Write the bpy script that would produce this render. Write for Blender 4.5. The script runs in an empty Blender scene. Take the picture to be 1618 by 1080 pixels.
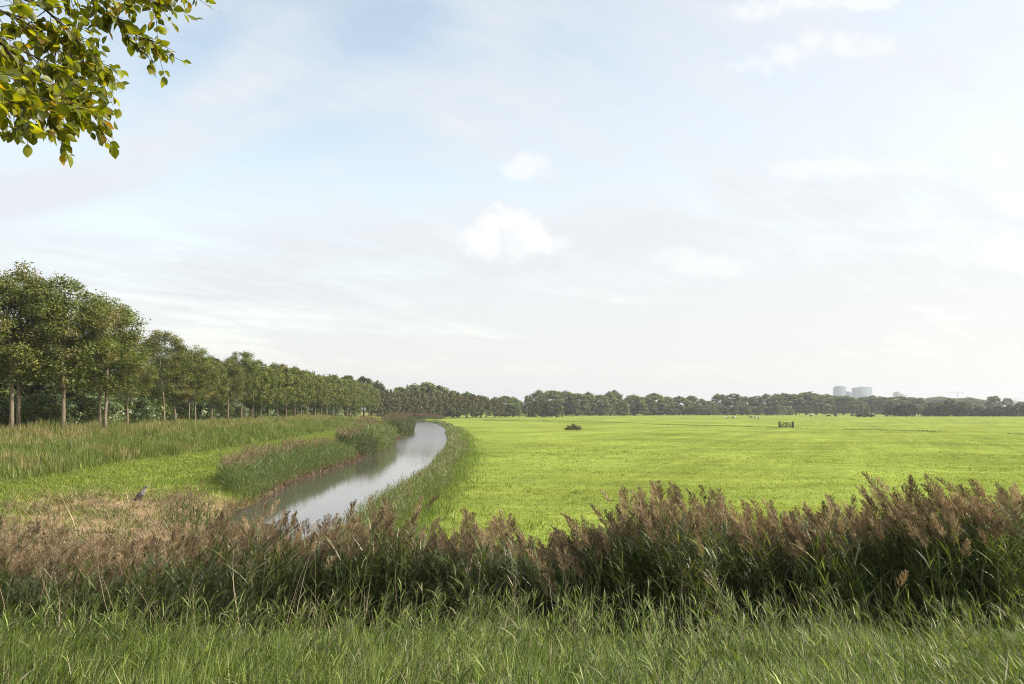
import bpy, math, random
import numpy as np
from mathutils import Vector

R = math.radians
PI = math.pi
scene = bpy.context.scene
COL = scene.collection

# ------------------------------------------------------------------ camera
F = 1258.0                      # focal length in photograph pixels (28 mm lens)
HOR = 647.0                     # photograph row of the eye level
ZC = 4.6                        # eye above the canal water
cam = bpy.data.cameras.new('camera')
cam.lens = 28.0
cam.sensor_width = 36.0
cam.shift_y = (HOR - 540.0) / 1618.0
cam.clip_start = 0.1
cam.clip_end = 20000
cam_ob = bpy.data.objects.new('camera', cam)
cam_ob.location = (0, 0, ZC)
cam_ob.rotation_euler = (R(90), 0, 0)
COL.objects.link(cam_ob)
scene.camera = cam_ob

# ------------------------------------------------------------------ light
SUN_EL, SUN_AZ = 38.0, 94.0      # azimuth measured from straight ahead towards the right
EXPOSURE = 0.55
scene.view_settings.view_transform = 'Standard'
scene.view_settings.look = 'None'
scene.view_settings.exposure = EXPOSURE
scene.view_settings.gamma = 1.0
scene.view_settings.use_curve_mapping = False
scene.cycles.use_denoising = True
scene.cycles.denoiser = 'OPENIMAGEDENOISE'
scene.cycles.denoising_input_passes = 'RGB_ALBEDO_NORMAL'
scene.cycles.denoising_prefilter = 'NONE'
scene.cycles.use_adaptive_sampling = False
scene.cycles.filter_width = 1.05

sun = bpy.data.lights.new('sun', 'SUN')
sun.energy = 5.0
sun.angle = R(0.53)
sun.color = (1.0, 0.94, 0.83)
sun_ob = bpy.data.objects.new('sun', sun)
sd = Vector((math.sin(R(SUN_AZ)) * math.cos(R(SUN_EL)), math.cos(R(SUN_AZ)) * math.cos(R(SUN_EL)), math.sin(R(SUN_EL))))
sun_ob.rotation_euler = sd.to_track_quat('Z', 'Y').to_euler()
sun_ob.location = (60, 20, 60)
COL.objects.link(sun_ob)


class Nodes:
    def __init__(self, tree):
        self.t = tree
        self.n = tree.nodes
        self.n.clear()

    def add(self, kind, **kw):
        nd = self.n.new(kind)
        for k, v in kw.items():
            if k == 'ins':
                for kk, vv in v.items():
                    sock = nd.inputs[kk]
                    if hasattr(vv, 'is_output'):
                        self.t.links.new(vv, sock)
                    else:
                        sock.default_value = vv
            else:
                setattr(nd, k, v)
        return nd

    def math(self, op, a, b=None, c=None, clamp=False):
        ins = {0: a}
        if b is not None:
            ins[1] = b
        if c is not None:
            ins[2] = c
        return self.add('ShaderNodeMath', operation=op, use_clamp=clamp, ins=ins).outputs[0]

    def ramp(self, v, a, b, smooth=True):
        return self.add('ShaderNodeMapRange', clamp=True, interpolation_type='SMOOTHSTEP' if smooth else 'LINEAR',
                        ins={'Value': v, 'From Min': a, 'From Max': b, 'To Min': 0.0, 'To Max': 1.0}).outputs[0]

    def noise(self, vec, scale, detail=6.0, rough=0.55, dist=0.0):
        ins = {'Scale': scale, 'Detail': detail, 'Roughness': rough, 'Distortion': dist}
        if vec is not None:
            ins['Vector'] = vec
        return self.add('ShaderNodeTexNoise', ins=ins).outputs[0]

    def mix(self, f, a, b, blend='MIX'):
        nd = self.add('ShaderNodeMix', data_type='RGBA', blend_type=blend)
        for i, v in ((0, f), (6, a), (7, b)):
            if hasattr(v, 'is_output'):
                self.t.links.new(v, nd.inputs[i])
            else:
                nd.inputs[i].default_value = v
        return nd.outputs[2]

    def link(self, a, b):
        self.t.links.new(a, b)


# ------------------------------------------------------------------ sky
world = bpy.data.worlds.new('World')
scene.world = world
world.use_nodes = True
SKY_STRENGTH = 0.10


def build_sky():
    N = Nodes(world.node_tree)
    sky = N.add('ShaderNodeTexSky', sky_type='NISHITA', sun_disc=False, sun_elevation=R(SUN_EL),
                sun_rotation=R(SUN_AZ), air_density=1.0, dust_density=1.2, ozone_density=1.0, altitude=0)
    d = N.add('ShaderNodeTexCoord').outputs['Generated']
    s = N.add('ShaderNodeSeparateXYZ', ins={0: d})
    X, Y, Z = s.outputs
    zz = N.math('MAXIMUM', Z, 0.0)
    den = N.math('ADD', zz, 0.16)
    pl = N.add('ShaderNodeCombineXYZ', ins={0: N.math('DIVIDE', X, den), 1: N.math('DIVIDE', Y, den)}).outputs[0]
    rot = N.add('ShaderNodeMapping', vector_type='TEXTURE', ins={'Vector': pl, 'Rotation': (0, 0, R(38)), 'Scale': (2.0, 0.8, 1.0)}).outputs[0]
    n1 = N.noise(rot, 0.95, 9, 0.56, 0.7)
    n2 = N.noise(pl, 0.45, 4, 0.5, 0.3)
    n3 = N.noise(rot, 4.5, 10, 0.66, 0.6)
    cir = N.math('ADD', N.math('MULTIPLY', n1, 0.62), N.math('MULTIPLY', n2, 0.38))
    cir = N.math('ADD', cir, N.math('MULTIPLY', N.math('SUBTRACT', n3, 0.5), 0.42))
    # thicker veil towards the horizon and towards the sun's side of the sky
    side = N.ramp(X, -0.25, 0.50)
    low = N.math('SUBTRACT', 1.0, N.ramp(Z, 0.06, 0.42))
    cir = N.math('ADD', cir, N.math('MULTIPLY', side, 0.07))
    cir = N.math('ADD', cir, N.math('MULTIPLY', low, 0.19))
    veil = N.ramp(cir, 0.34, 0.72)
    veil = N.math('ADD', N.math('MULTIPLY', veil, 0.80), 0.12)
    # broad streaks of veil and of clear sky, placed by direction
    ysafe = N.math('MAXIMUM', Y, 0.05)
    u = N.math('DIVIDE', X, ysafe)
    v = N.math('DIVIDE', Z, ysafe)
    uv = N.add('ShaderNodeCombineXYZ', ins={0: u, 1: v}).outputs[0]
    wob = N.math('SUBTRACT', N.noise(uv, 6.0, 10, 0.66, 0.8), 0.5)
    for px, py, w, h, ang, am in ((190, 265, 300, 42, 16, .42), (420, 95, 150, 55, 25, .30), (330, 165, 120, 30, 20, .25), (760, 150, 240, 60, 8, .22), (800, 225, 160, 40, 0, .2),
                                  (470, 225, 210, 34, 14, -.34), (250, 335, 260, 34, 4, -.22), (600, 50, 150, 45, 10, -.26), (290, 90, 110, 45, 30, -.30), (650, 290, 260, 30, -4, -.16),
                                  (930, 70, 200, 50, 6, -.14), (540, 420, 380, 60, 5, .16), (1150, 60, 400, 50, -8, .12), (1000, 330, 420, 90, 4, .14)):
        ca, sa = math.cos(R(ang)), math.sin(R(ang))
        du = N.math('SUBTRACT', u, (px - 809) / F)
        dv = N.math('SUBTRACT', v, (HOR - py) / F)
        a = N.math('ADD', N.math('MULTIPLY', du, ca * F / w), N.math('MULTIPLY', dv, sa * F / w))
        b = N.math('ADD', N.math('MULTIPLY', du, -sa * F / h), N.math('MULTIPLY', dv, ca * F / h))
        e = N.math('SUBTRACT', 1.0, N.math('ADD', N.math('MULTIPLY', a, a), N.math('MULTIPLY', b, b)))
        e = N.math('ADD', e, N.math('MULTIPLY', wob, 2.6))
        veil = N.math('ADD', veil, N.math('MULTIPLY', N.ramp(e, -.6, 1.2), am))
    veil = N.math('MAXIMUM', veil, 0.0, clamp=True)
    hz = N.math('SUBTRACT', 1.0, N.ramp(Z, 0.0, 0.24))
    veil = N.math('MAXIMUM', veil, N.math('MULTIPLY', hz, 0.99), clamp=True)
    # loose small clouds, placed by direction
    nn = N.math('SUBTRACT', N.noise(uv, 26.0, 7, 0.58, 0.2), 0.5)
    nb = N.math('SUBTRACT', N.noise(uv, 8.0, 4, 0.5, 0.2), 0.5)
    puffs = None
    for px, py, w, h, st in ((805, 366, 66, 40, 1.0), (775, 384, 100, 30, .8), (735, 378, 60, 24, .55), (850, 384, 56, 22, .8), (826, 264, 62, 24, .55), (860, 274, 50, 14, .4),
                             (1060, 410, 70, 20, .4), (1110, 420, 90, 20, .5), (1200, 98, 60, 26, .6), (1235, 80, 40, 22, .55), (1325, 66, 110, 24, .5), (1410, 265, 110, 18, .55),
                             (1290, 266, 90, 15, .45), (1606, 316, 56, 24, .6), (1200, 14, 60, 20, .7), (1300, 2, 140, 16, .6)):
        a = N.math('DIVIDE', N.math('SUBTRACT', u, (px - 809) / F), w / F)
        b = N.math('DIVIDE', N.math('SUBTRACT', v, (HOR - py) / F), h / F)
        e = N.math('ADD', N.math('MULTIPLY', a, a), N.math('MULTIPLY', b, b))
        e = N.math('SUBTRACT', 1.0, e)
        e = N.math('ADD', e, N.math('MULTIPLY', nn, 4.2))
        e = N.math('ADD', e, N.math('MULTIPLY', nb, 2.4))
        m = N.math('MULTIPLY', N.ramp(e, -0.3, 1.3), st)
        puffs = m if puffs is None else N.math('MAXIMUM', puffs, m)
    veilcol = N.mix(N.ramp(X, -0.5, 0.5), (5.65, 6.0, 6.35, 1), (5.9, 6.05, 6.2, 1))
    veilcol = N.mix(hz, veilcol, (5.85, 5.92, 5.96, 1))
    blue = N.mix(1.0, sky.outputs[0], (2.8, 2.3, 1.76, 1), 'MULTIPLY')
    c = N.mix(veil, blue, veilcol)
    c = N.mix(puffs, c, (7.3, 7.3, 7.3, 1))
    bg = N.add('ShaderNodeBackground', ins={'Color': c, 'Strength': SKY_STRENGTH})
    out = N.add('ShaderNodeOutputWorld', ins={'Surface': bg.outputs[0]})


build_sky()

# ------------------------------------------------------------------ tools
rng = np.random.default_rng(7)
RED = np.array


def build_mesh(name, V, Q, C=None, mat=None, smooth=False):
    V = np.asarray(V, np.float32)
    Q = np.asarray(Q, np.int32)
    me = bpy.data.meshes.new(name)
    me.vertices.add(len(V))
    me.vertices.foreach_set('co', V.ravel())
    k = Q.shape[1]
    me.loops.add(Q.size)
    me.loops.foreach_set('vertex_index', Q.ravel())
    me.polygons.add(len(Q))
    me.polygons.foreach_set('loop_start', np.arange(0, Q.size, k, dtype=np.int32))
    me.polygons.foreach_set('loop_total', np.full(len(Q), k, np.int32))
    if smooth:
        me.polygons.foreach_set('use_smooth', np.ones(len(Q), bool))
    if C is not None:
        a = me.attributes.new('tint', 'FLOAT_COLOR', 'POINT')
        C4 = np.ones((len(V), 4), np.float32)
        C4[:, :3] = C
        a.data.foreach_set('color', C4.ravel())
    if mat:
        me.materials.append(mat)
    me.update(calc_edges=True)
    me.validate()
    return me


class Geo:
    """quads gathered into one mesh"""

    def __init__(self):
        self.v, self.q, self.c, self.n = [], [], [], 0

    def add(self, V, Q, C):
        V = np.asarray(V, float).reshape(-1, 3)
        C = np.broadcast_to(np.asarray(C, float), V.shape)
        self.v.append(V)
        self.q.append(np.asarray(Q, int) + self.n)
        self.c.append(C)
        self.n += len(V)
        return self

    def arrays(self):
        return np.concatenate(self.v), np.concatenate(self.q), np.concatenate(self.c)

    def mesh(self, name, mat, smooth=False):
        V, Q, C = self.arrays()
        return build_mesh(name, V, Q, C, mat, smooth)


def link(name, data, parent=None, loc=(0, 0, 0), rz=0.0):
    o = bpy.data.objects.new(name, data)
    COL.objects.link(o)
    o.location = loc
    o.rotation_euler = (0, 0, rz)
    if parent:
        o.parent = parent
    return o


def tag(o, label=None, cat=None, group=None, kind=None):
    if label:
        o['label'] = label
    if cat:
        o['category'] = cat
    if group:
        o['group'] = group
    if kind:
        o['kind'] = kind
    return o


ORD = ('first second third fourth fifth sixth seventh eighth ninth tenth eleventh twelfth thirteenth fourteenth fifteenth '
       'sixteenth seventeenth eighteenth nineteenth twentieth').split()
ORD += ['twenty-' + w for w in ORD[:9]] + ['thirtieth'] + ['thirty-' + w for w in ORD[:9]] + ['fortieth']


def unit(v):
    return v / np.maximum(np.linalg.norm(v, axis=-1, keepdims=True), 1e-9)


def ribbon_quads(n, rows):
    """faces of n ribbons with `rows` rows of two vertices"""
    base = (np.arange(n) * rows * 2)[:, None, None]
    k = (np.arange(rows - 1) * 2)[None, :, None]
    return (base + k + np.array([0, 1, 3, 2])[None, None, :]).reshape(-1, 4)


def blades(P, L, W, head, lean, curl, C, rows=4, tipc=1.0, face=None):
    """grass blades: P bases (n,3), L lengths, W widths, head azimuth, lean from the vertical, curl extra lean at the tip"""
    n = len(P)
    s = np.linspace(0, 1, rows)
    ang = lean[:, None] + curl[:, None] * s[None, :]
    step = L[:, None] / (rows - 1)
    dx = np.cumsum(np.sin(ang) * step, 1) - np.sin(ang) * step
    dz = np.cumsum(np.cos(ang) * step, 1) - np.cos(ang) * step
    hd = np.stack([np.cos(head), np.sin(head), 0 * head], 1)
    if face is None:
        face = head + PI / 2 + rng.normal(0, .5, n)
    sd_ = np.stack([np.cos(face), np.sin(face), 0 * head], 1)
    ctr = P[:, None, :] + hd[:, None, :] * dx[..., None] + np.array([0, 0, 1.0]) * dz[..., None]
    w = np.interp(s, [0, .3, .7, 1], [.6, 1, .75, .06])
    off = sd_[:, None, :] * (W[:, None] * w[None, :] * .5)[..., None]
    V = np.stack([ctr - off, ctr + off], 2).reshape(-1, 3)
    cc = C[:, None, None, :] * np.linspace(1, tipc, rows)[None, :, None, None]
    cc = np.broadcast_to(cc, (n, rows, 2, 3)).reshape(-1, 3)
    return V, ribbon_quads(n, rows), cc


def cards(P, Nrm, S, C, aspect=.55):
    """leaf cards: folded diamonds"""
    n = len(P)
    Nrm = unit(Nrm)
    t = unit(np.cross(Nrm, unit(rng.normal(size=(n, 3)))))
    b = np.cross(Nrm, t)
    S = S[:, None]
    fold = Nrm * S * .12
    V = np.stack([P - t * S * .5, P + b * S * .5 * aspect + fold, P + t * S * .5, P - b * S * .5 * aspect + fold], 1).reshape(-1, 3)
    Q = (np.arange(n) * 4)[:, None] + np.arange(4)
    return V, Q, np.repeat(C, 4, 0)


def tube(pts, rad, sides=6, cap=True):
    pts = np.asarray(pts, float)
    m = len(pts)
    rad = np.broadcast_to(np.asarray(rad, float), (m,))
    tan = unit(np.gradient(pts, axis=0))
    ref = np.array([0, 0, 1.0]) if abs(tan[0, 2]) < .9 else np.array([1.0, 0, 0])
    a = unit(np.cross(tan, ref))
    b = np.cross(tan, a)
    th = np.linspace(0, 2 * PI, sides, endpoint=False)
    ring = a[:, None, :] * np.cos(th)[None, :, None] + b[:, None, :] * np.sin(th)[None, :, None]
    V = (pts[:, None, :] + ring * rad[:, None, None]).reshape(-1, 3)
    i = np.arange(m - 1)[:, None] * sides
    j = np.arange(sides)[None, :]
    k = (np.arange(sides) + 1) % sides
    Q = np.stack([i + j, i + k[None, :], i + sides + k[None, :], i + sides + j], -1).reshape(-1, 4)
    if cap:
        for r0, fl in ((0, 1), ((m - 1) * sides, 0)):
            idx = list(range(r0, r0 + sides))
            if fl:
                idx = idx[::-1]
            for q in range(1, sides - 2, 2):
                Q = np.vstack([Q, [idx[0], idx[q], idx[q + 1], idx[(q + 2) % sides]]])
    return V, Q


def box(lo, hi):
    x0, y0, z0 = lo
    x1, y1, z1 = hi
    V = np.array([[x0, y0, z0], [x1, y0, z0], [x1, y1, z0], [x0, y1, z0], [x0, y0, z1], [x1, y0, z1], [x1, y1, z1], [x0, y1, z1]])
    Q = np.array([[3, 2, 1, 0], [4, 5, 6, 7], [0, 1, 5, 4], [1, 2, 6, 5], [2, 3, 7, 6], [3, 0, 4, 7]])
    return V, Q


def vnoise(x, y, s, seed=0):
    """smooth value noise on a lattice, for laying out patches"""
    x = np.asarray(x, float) / s + seed * 17.3
    y = np.asarray(y, float) / s + seed * 9.1
    xi, yi = np.floor(x).astype(int), np.floor(y).astype(int)
    fx, fy = x - xi, y - yi
    fx, fy = fx * fx * (3 - 2 * fx), fy * fy * (3 - 2 * fy)

    def h(a, b):
        v = np.sin(a * 127.1 + b * 311.7) * 43758.5453
        return v - np.floor(v)
    return (h(xi, yi) * (1 - fx) + h(xi + 1, yi) * fx) * (1 - fy) + (h(xi, yi + 1) * (1 - fx) + h(xi + 1, yi + 1) * fx) * fy


def sm(x, a, b):
    t = np.clip((np.asarray(x, float) - a) / (b - a), 0, 1)
    return t * t * (3 - 2 * t)


def pick(pal, n, w=None, jit=.18):
    pal = np.array(pal, float)
    w = None if w is None else np.array(w, float) / sum(w)
    c = pal[rng.choice(len(pal), n, p=w)]
    return c * np.exp(rng.normal(0, jit, (n, 1)))


# ------------------------------------------------------------------ materials
def leaf_mat(name, transl=.35, rough=.5, spec=.35, tc=(1.5, 1.7, .6)):
    m = bpy.data.materials.new(name)
    m.use_nodes = True
    N = Nodes(m.node_tree)
    a = N.add('ShaderNodeAttribute', attribute_name='tint').outputs['Color']
    p = N.add('ShaderNodeBsdfPrincipled', ins={'Base Color': a, 'Roughness': rough, 'Specular IOR Level': spec})
    t = N.add('ShaderNodeBsdfTranslucent', ins={'Color': N.mix(1.0, a, (*tc, 1), 'MULTIPLY')})
    x = N.add('ShaderNodeMixShader', ins={0: transl, 1: p.outputs[0], 2: t.outputs[0]})
    N.add('ShaderNodeOutputMaterial', ins={'Surface': x.outputs[0]})
    return m


def tint_mat(name, rough=.8, spec=.2, nscale=0.0, namp=.3, bump=0.0, vec='Object'):
    m = bpy.data.materials.new(name)
    m.use_nodes = True
    N = Nodes(m.node_tree)
    a = N.add('ShaderNodeAttribute', attribute_name='tint').outputs['Color']
    p = N.add('ShaderNodeBsdfPrincipled', ins={'Roughness': rough, 'Specular IOR Level': spec})
    if nscale:
        co = N.add('ShaderNodeTexCoord').outputs[vec]
        n = N.noise(co, nscale, 6, .6)
        f = N.add('ShaderNodeMapRange', ins={'Value': n, 'From Min': .25, 'From Max': .75, 'To Min': 1 - namp, 'To Max': 1 + namp}).outputs[0]
        a2 = N.add('ShaderNodeVectorMath', operation='SCALE', ins={0: a, 'Scale': f}).outputs[0]
        N.link(a2, p.inputs['Base Color'])
        if bump:
            b = N.add('ShaderNodeBump', ins={'Height': n, 'Strength': bump, 'Distance': .02})
            N.link(b.outputs[0], p.inputs['Normal'])
    else:
        N.link(a, p.inputs['Base Color'])
    N.add('ShaderNodeOutputMaterial', ins={'Surface': p.outputs[0]})
    return m


M_leaf = leaf_mat('foliage', .30, .5, .3)
M_near = leaf_mat('broad_leaf', .48, .42, .45, (2.2, 2.1, .35))
M_grass = leaf_mat('grass_blade', .32, .5, .28, (1.5, 1.6, .5))
M_turf = leaf_mat('short_turf', .32, .8, .05, (1.4, 1.5, .4))
M_reed = leaf_mat('reed_leaf', .26, .42, .42, (1.4, 1.5, .5))
M_plume = leaf_mat('reed_plume', .25, .8, .1, (1.15, 1.05, .75))
M_bark = tint_mat('bark', .9, .15, 9.0, .4, .6)
M_straw = tint_mat('dry_straw', .7, .25, 0)
M_wood = tint_mat('weathered_wood', .85, .2, 6.0, .3, .3)
M_wall = tint_mat('concrete_wall', .8, .3, .05, .06, 0)
M_steel = tint_mat('painted_steel', .5, .4, 0)
M_hide = tint_mat('hide', .8, .2, 0)

# ------------------------------------------------------------------ terrain
cyL = np.array([12, 20, 36, 54, 70, 93, 121, 148, 222, 289, 320, 345])
cxL = np.array([-8.0, -8.8, -12.6, -14.0, -14.3, -14.8, -17.3, -18.9, -27.9, -35.6, -44, -54.])
cyR = np.array([12, 20, 36, 54, 70, 95, 120, 152, 200, 250, 290, 320, 345])
cxR = np.array([-5.5, -5.6, -5.6, -5.6, -6.0, -7.6, -9.3, -12.4, -16.6, -23.0, -29.5, -36, -44.])


def xL(y): return np.interp(y, cyL, cxL) + .35 * (vnoise(y, 0 * y, 4.0, 3) - .5) + .5 * (vnoise(y, 0 * y, 11.0, 5) - .5)


def xR(y): return np.interp(y, cyR, cxR) + .4 * (vnoise(y, 0 * y, 6.0, 8) - .5)


def ground_z(x, y):
    x, y = np.broadcast_arrays(np.asarray(x, float), np.asarray(y, float))
    xl, xr = xL(y), xR(y)
    mead = .6 + .10 * (vnoise(x, y, 14, 1) - .5) + .05 * (vnoise(x, y, 4, 2) - .5)
    dr = x - xr
    zr = np.interp(dr, [-2, -.6, 0, .9, 2.0], [-.9, -.5, -.05, .5, .6])
    zr = np.where(dr > 1.0, zr * (1 - sm(dr, 1, 2.2)) + mead * sm(dr, 1, 2.2), zr)
    dl = xl - x
    zl = np.interp(dl, [-2, -.6, 0, .5, 1.6, 8, 12, 22, 40, 120], [-.9, -.5, -.05, .35, .65, .92, 1.15, 2.65, 2.7, 2.3])
    zl = zl + .12 * (vnoise(x, y, 5, 4) - .5) * sm(dl, .5, 3) + .10 * (vnoise(x, y, 1.6, 6) - .5) * sm(dl, .5, 3)
    z = np.where(x > (xl + xr) / 2, zr, zl)
    # the canal is out of sight beyond its bend
    far = sm(y, 322, 345)
    z = z * (1 - far) + mead * far
    # ditch across the meadow
    t = np.interp(x, [-12, 36, 42, 68, 83, 140, 400], [300, 240, 210, 162, 129, 60, -500])
    # the dike the photographer stands on
    zf = np.interp(y, [-60, -6, 2.6, 4, 8.3, 10.6, 14, 17], [2.9, 3.0, 3.0, 2.72, 2.05, .9, .55, .0])
    zf = zf + .08 * (vnoise(x, y, 1.5, 9) - .5)
    near = 1 - sm(y, 13.5, 19)
    z = np.where(y < 19, np.maximum(z, zf * near + z * (1 - near)), z)
    return z


def ditch_y(x):
    return np.interp(x, [-12, 36, 42, 68, 83, 140], [300, 240, 210, 162, 129, 60])


def at(px, py, z):
    """the point at height z seen at photograph pixel (px, py)"""
    D = (ZC - z) * F / (py - HOR)
    return (px - 809) / F * D, D


def axis(parts, lo, hi, g=1.25):
    out = []
    for a, b, s in parts:
        out += list(np.arange(a, b - 1e-6, s))
    out.append(parts[-1][1])
    s = parts[-1][2]
    while out[-1] < hi:
        s *= g
        out.append(out[-1] + s)
    out[-1] = hi
    s = parts[0][2]
    pre = []
    a = parts[0][0]
    while a > lo:
        s *= g
        a -= s
        pre.append(a)
    if pre:
        pre[-1] = lo
    return np.array(pre[::-1] + out)


STRAW = np.array((.31, .225, .125))
LIME = np.array((.19, .235, .040))
MEADOW = np.array((.212, .258, .054))
ROUGHG = np.array((.12, .15, .03))
SOIL = np.array((.055, .045, .03))


def bare_patch(x, y):
    """the trampled bed of dry reed litter left of the water, 0..1"""
    d = xL(y) - x
    a = sm(d, -.8, .1) * (1 - sm(d, 5, 10 + 3 * (vnoise(x, y, 3, 21) - .5)))
    b = sm(y, 13, 16) * (1 - sm(y + 5 * (vnoise(x, y, 2.5, 22) - .5) - .12 * (d - 3), 34.0, 38.0))
    return a * b


def build_ground():
    xs = axis([(-62, -30, 1.0), (-30, 2, .5), (2, 40, 1.0)], -3000, 3000)
    ys = axis([(0, 60, .5), (60, 160, 1.2), (160, 360, 3)], -400, 3600)
    Xg, Yg = np.meshgrid(xs, ys)
    Zg = ground_z(Xg, Yg)
    V = np.stack([Xg, Yg, Zg], -1).reshape(-1, 3)
    nx, ny = len(xs), len(ys)
    i = np.arange(ny - 1)[:, None] * nx + np.arange(nx - 1)[None, :]
    Q = np.stack([i, i + 1, i + nx + 1, i + nx], -1).reshape(-1, 4)
    x, y, z = V.T
    xl, xr = xL(y), xR(y)
    C = np.tile(MEADOW, (len(V), 1))
    v1 = vnoise(x, y, 9, 31) * .6 + vnoise(x, y, 3, 32) * .4
    C = C * (0.80 + .40 * v1)[:, None]
    dl = xl - x
    left = (x < (xl + xr) / 2) & (y < 345)
    lime = LIME * (0.8 + .4 * v1)[:, None] * (1 - .3 * sm(vnoise(x, y, 2.2, 33), .55, .8))[:, None]
    rough = ROUGHG * (.8 + .5 * v1)[:, None]
    w = sm(dl + 3 * (vnoise(x, y, 4, 34) - .5), 10.5, 13)[:, None]
    lc = lime * (1 - w) + rough * w
    w2 = (sm(dl, 19, 21) * (1 - sm(dl, 25, 27)))[:, None]
    lc = lc * (1 - w2 * .6) + STRAW * .8 * w2 * .6
    C = np.where(left[:, None], lc, C)
    bp = (bare_patch(x, y) * sm(vnoise(x, y, 1.1, 35) + .35 - .05 * np.clip(dl - 3, 0, 8), .3, .6))[:, None]
    C = C * (1 - bp) + STRAW * (.75 + .5 * vnoise(x, y, .8, 36))[:, None] * bp
    bank = ((dl < np.where(y < 41, .05, .7)) & (x - xr < .8) & (y < 340))[:, None]
    C = np.where(bank, SOIL * 1.5, C)
    nearw = (1 - sm(y, 13, 18))[:, None]
    C = C * (1 - nearw) + (SOIL * .8) * nearw
    m = bpy.data.materials.new('grassland')
    m.use_nodes = True
    N = Nodes(m.node_tree)
    a = N.add('ShaderNodeAttribute', attribute_name='tint').outputs['Color']
    co = N.add('ShaderNodeTexCoord').outputs['Object']
    st = N.add('ShaderNodeMapping', ins={'Vector': co, 'Rotation': (0, 0, R(12)), 'Scale': (.35, 1.0, 1.0)}).outputs[0]
    n1 = N.noise(co, 5.0, 6, .65)
    n2 = N.noise(st, .55, 7, .62, .4)
    n3 = N.noise(co, .06, 4, .5)
    f = N.math('ADD', N.math('MULTIPLY', N.math('SUBTRACT', n1, .5), 1.0), N.math('MULTIPLY', N.math('SUBTRACT', n2, .5), 1.1))
    f = N.math('ADD', f, N.math('MULTIPLY', N.math('SUBTRACT', n3, .5), .95))
    ml = N.add('ShaderNodeMapping', vector_type='TEXTURE', ins={'Vector': co, 'Rotation': (0, 0, R(66)), 'Scale': (34.0, 1.9, 1.0)}).outputs[0]
    n4 = N.noise(ml, 1.0, 6, .6, .25)
    f = N.math('ADD', f, N.math('MULTIPLY', N.math('SUBTRACT', n4, .5), .85))
    f = N.math('ADD', f, 1.0)
    c = N.add('ShaderNodeVectorMath', operation='SCALE', ins={0: a, 'Scale': f}).outputs[0]
    # thin yellowish patches
    yl = N.math('MULTIPLY', N.ramp(N.noise(st, .21, 5, .6, .3), .48, .72), .35)
    c = N.mix(yl, c, N.mix(1.0, c, (1.28, 1.08, .9, 1), 'MULTIPLY'))
    hgt = N.math('ADD', N.math('MULTIPLY', n1, .10), N.math('MULTIPLY', n2, .16))
    bp_ = N.add('ShaderNodeBump', ins={'Height': hgt, 'Strength': .16, 'Distance': .3})
    p = N.add('ShaderNodeBsdfPrincipled', ins={'Base Color': c, 'Roughness': .95, 'Specular IOR Level': .0, 'Normal': bp_.outputs[0],
                                               'Specular Tint': (1, 1, 1, 1)})
    N.add('ShaderNodeOutputMaterial', ins={'Surface': p.outputs[0]})
    o = link('ground', build_mesh('ground', V, Q, C, m, True))
    tag(o, kind='structure')


build_ground()


def build_water():
    m = bpy.data.materials.new('canal_water')
    m.use_nodes = True
    N = Nodes(m.node_tree)
    co = N.add('ShaderNodeTexCoord').outputs['Object']
    st = N.add('ShaderNodeMapping', ins={'Vector': co, 'Scale': (.5, 1.6, 1.0)}).outputs[0]
    n1 = N.noise(st, 2.6, 4, .55, .3)
    n2 = N.noise(co, .10, 3, .5)
    amp = N.ramp(n2, .35, .65)
    h = N.math('MULTIPLY', n1, N.math('ADD', .6, N.math('MULTIPLY', amp, .4)))
    b = N.add('ShaderNodeBump', ins={'Height': h, 'Strength': .06, 'Distance': .05})
    # the wind ruffles the open reach beyond the near banks
    yy = N.add('ShaderNodeSeparateXYZ', ins={0: co}).outputs[1]
    ruf = N.math('ADD', N.ramp(yy, 60.0, 130.0), N.math('MULTIPLY', N.math('SUBTRACT', n2, .5), .5), clamp=True)
    rgh = N.math('ADD', .045, N.math('MULTIPLY', ruf, .20))
    p = N.add('ShaderNodeBsdfPrincipled', ins={'Base Color': (.085, .080, .066, 1), 'Roughness': rgh, 'IOR': 1.5,
                                               'Specular IOR Level': 1.0, 'Normal': b.outputs[0]})
    N.add('ShaderNodeOutputMaterial', ins={'Surface': p.outputs[0]})
    V = [[-70, 13, 0], [6, 13, 0], [6, 346, 0], [-70, 346, 0]]
    o = link('canal_water', build_mesh('canal_water', V, [[0, 1, 2, 3]], None, m))
    tag(o, kind='structure')


build_water()


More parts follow.
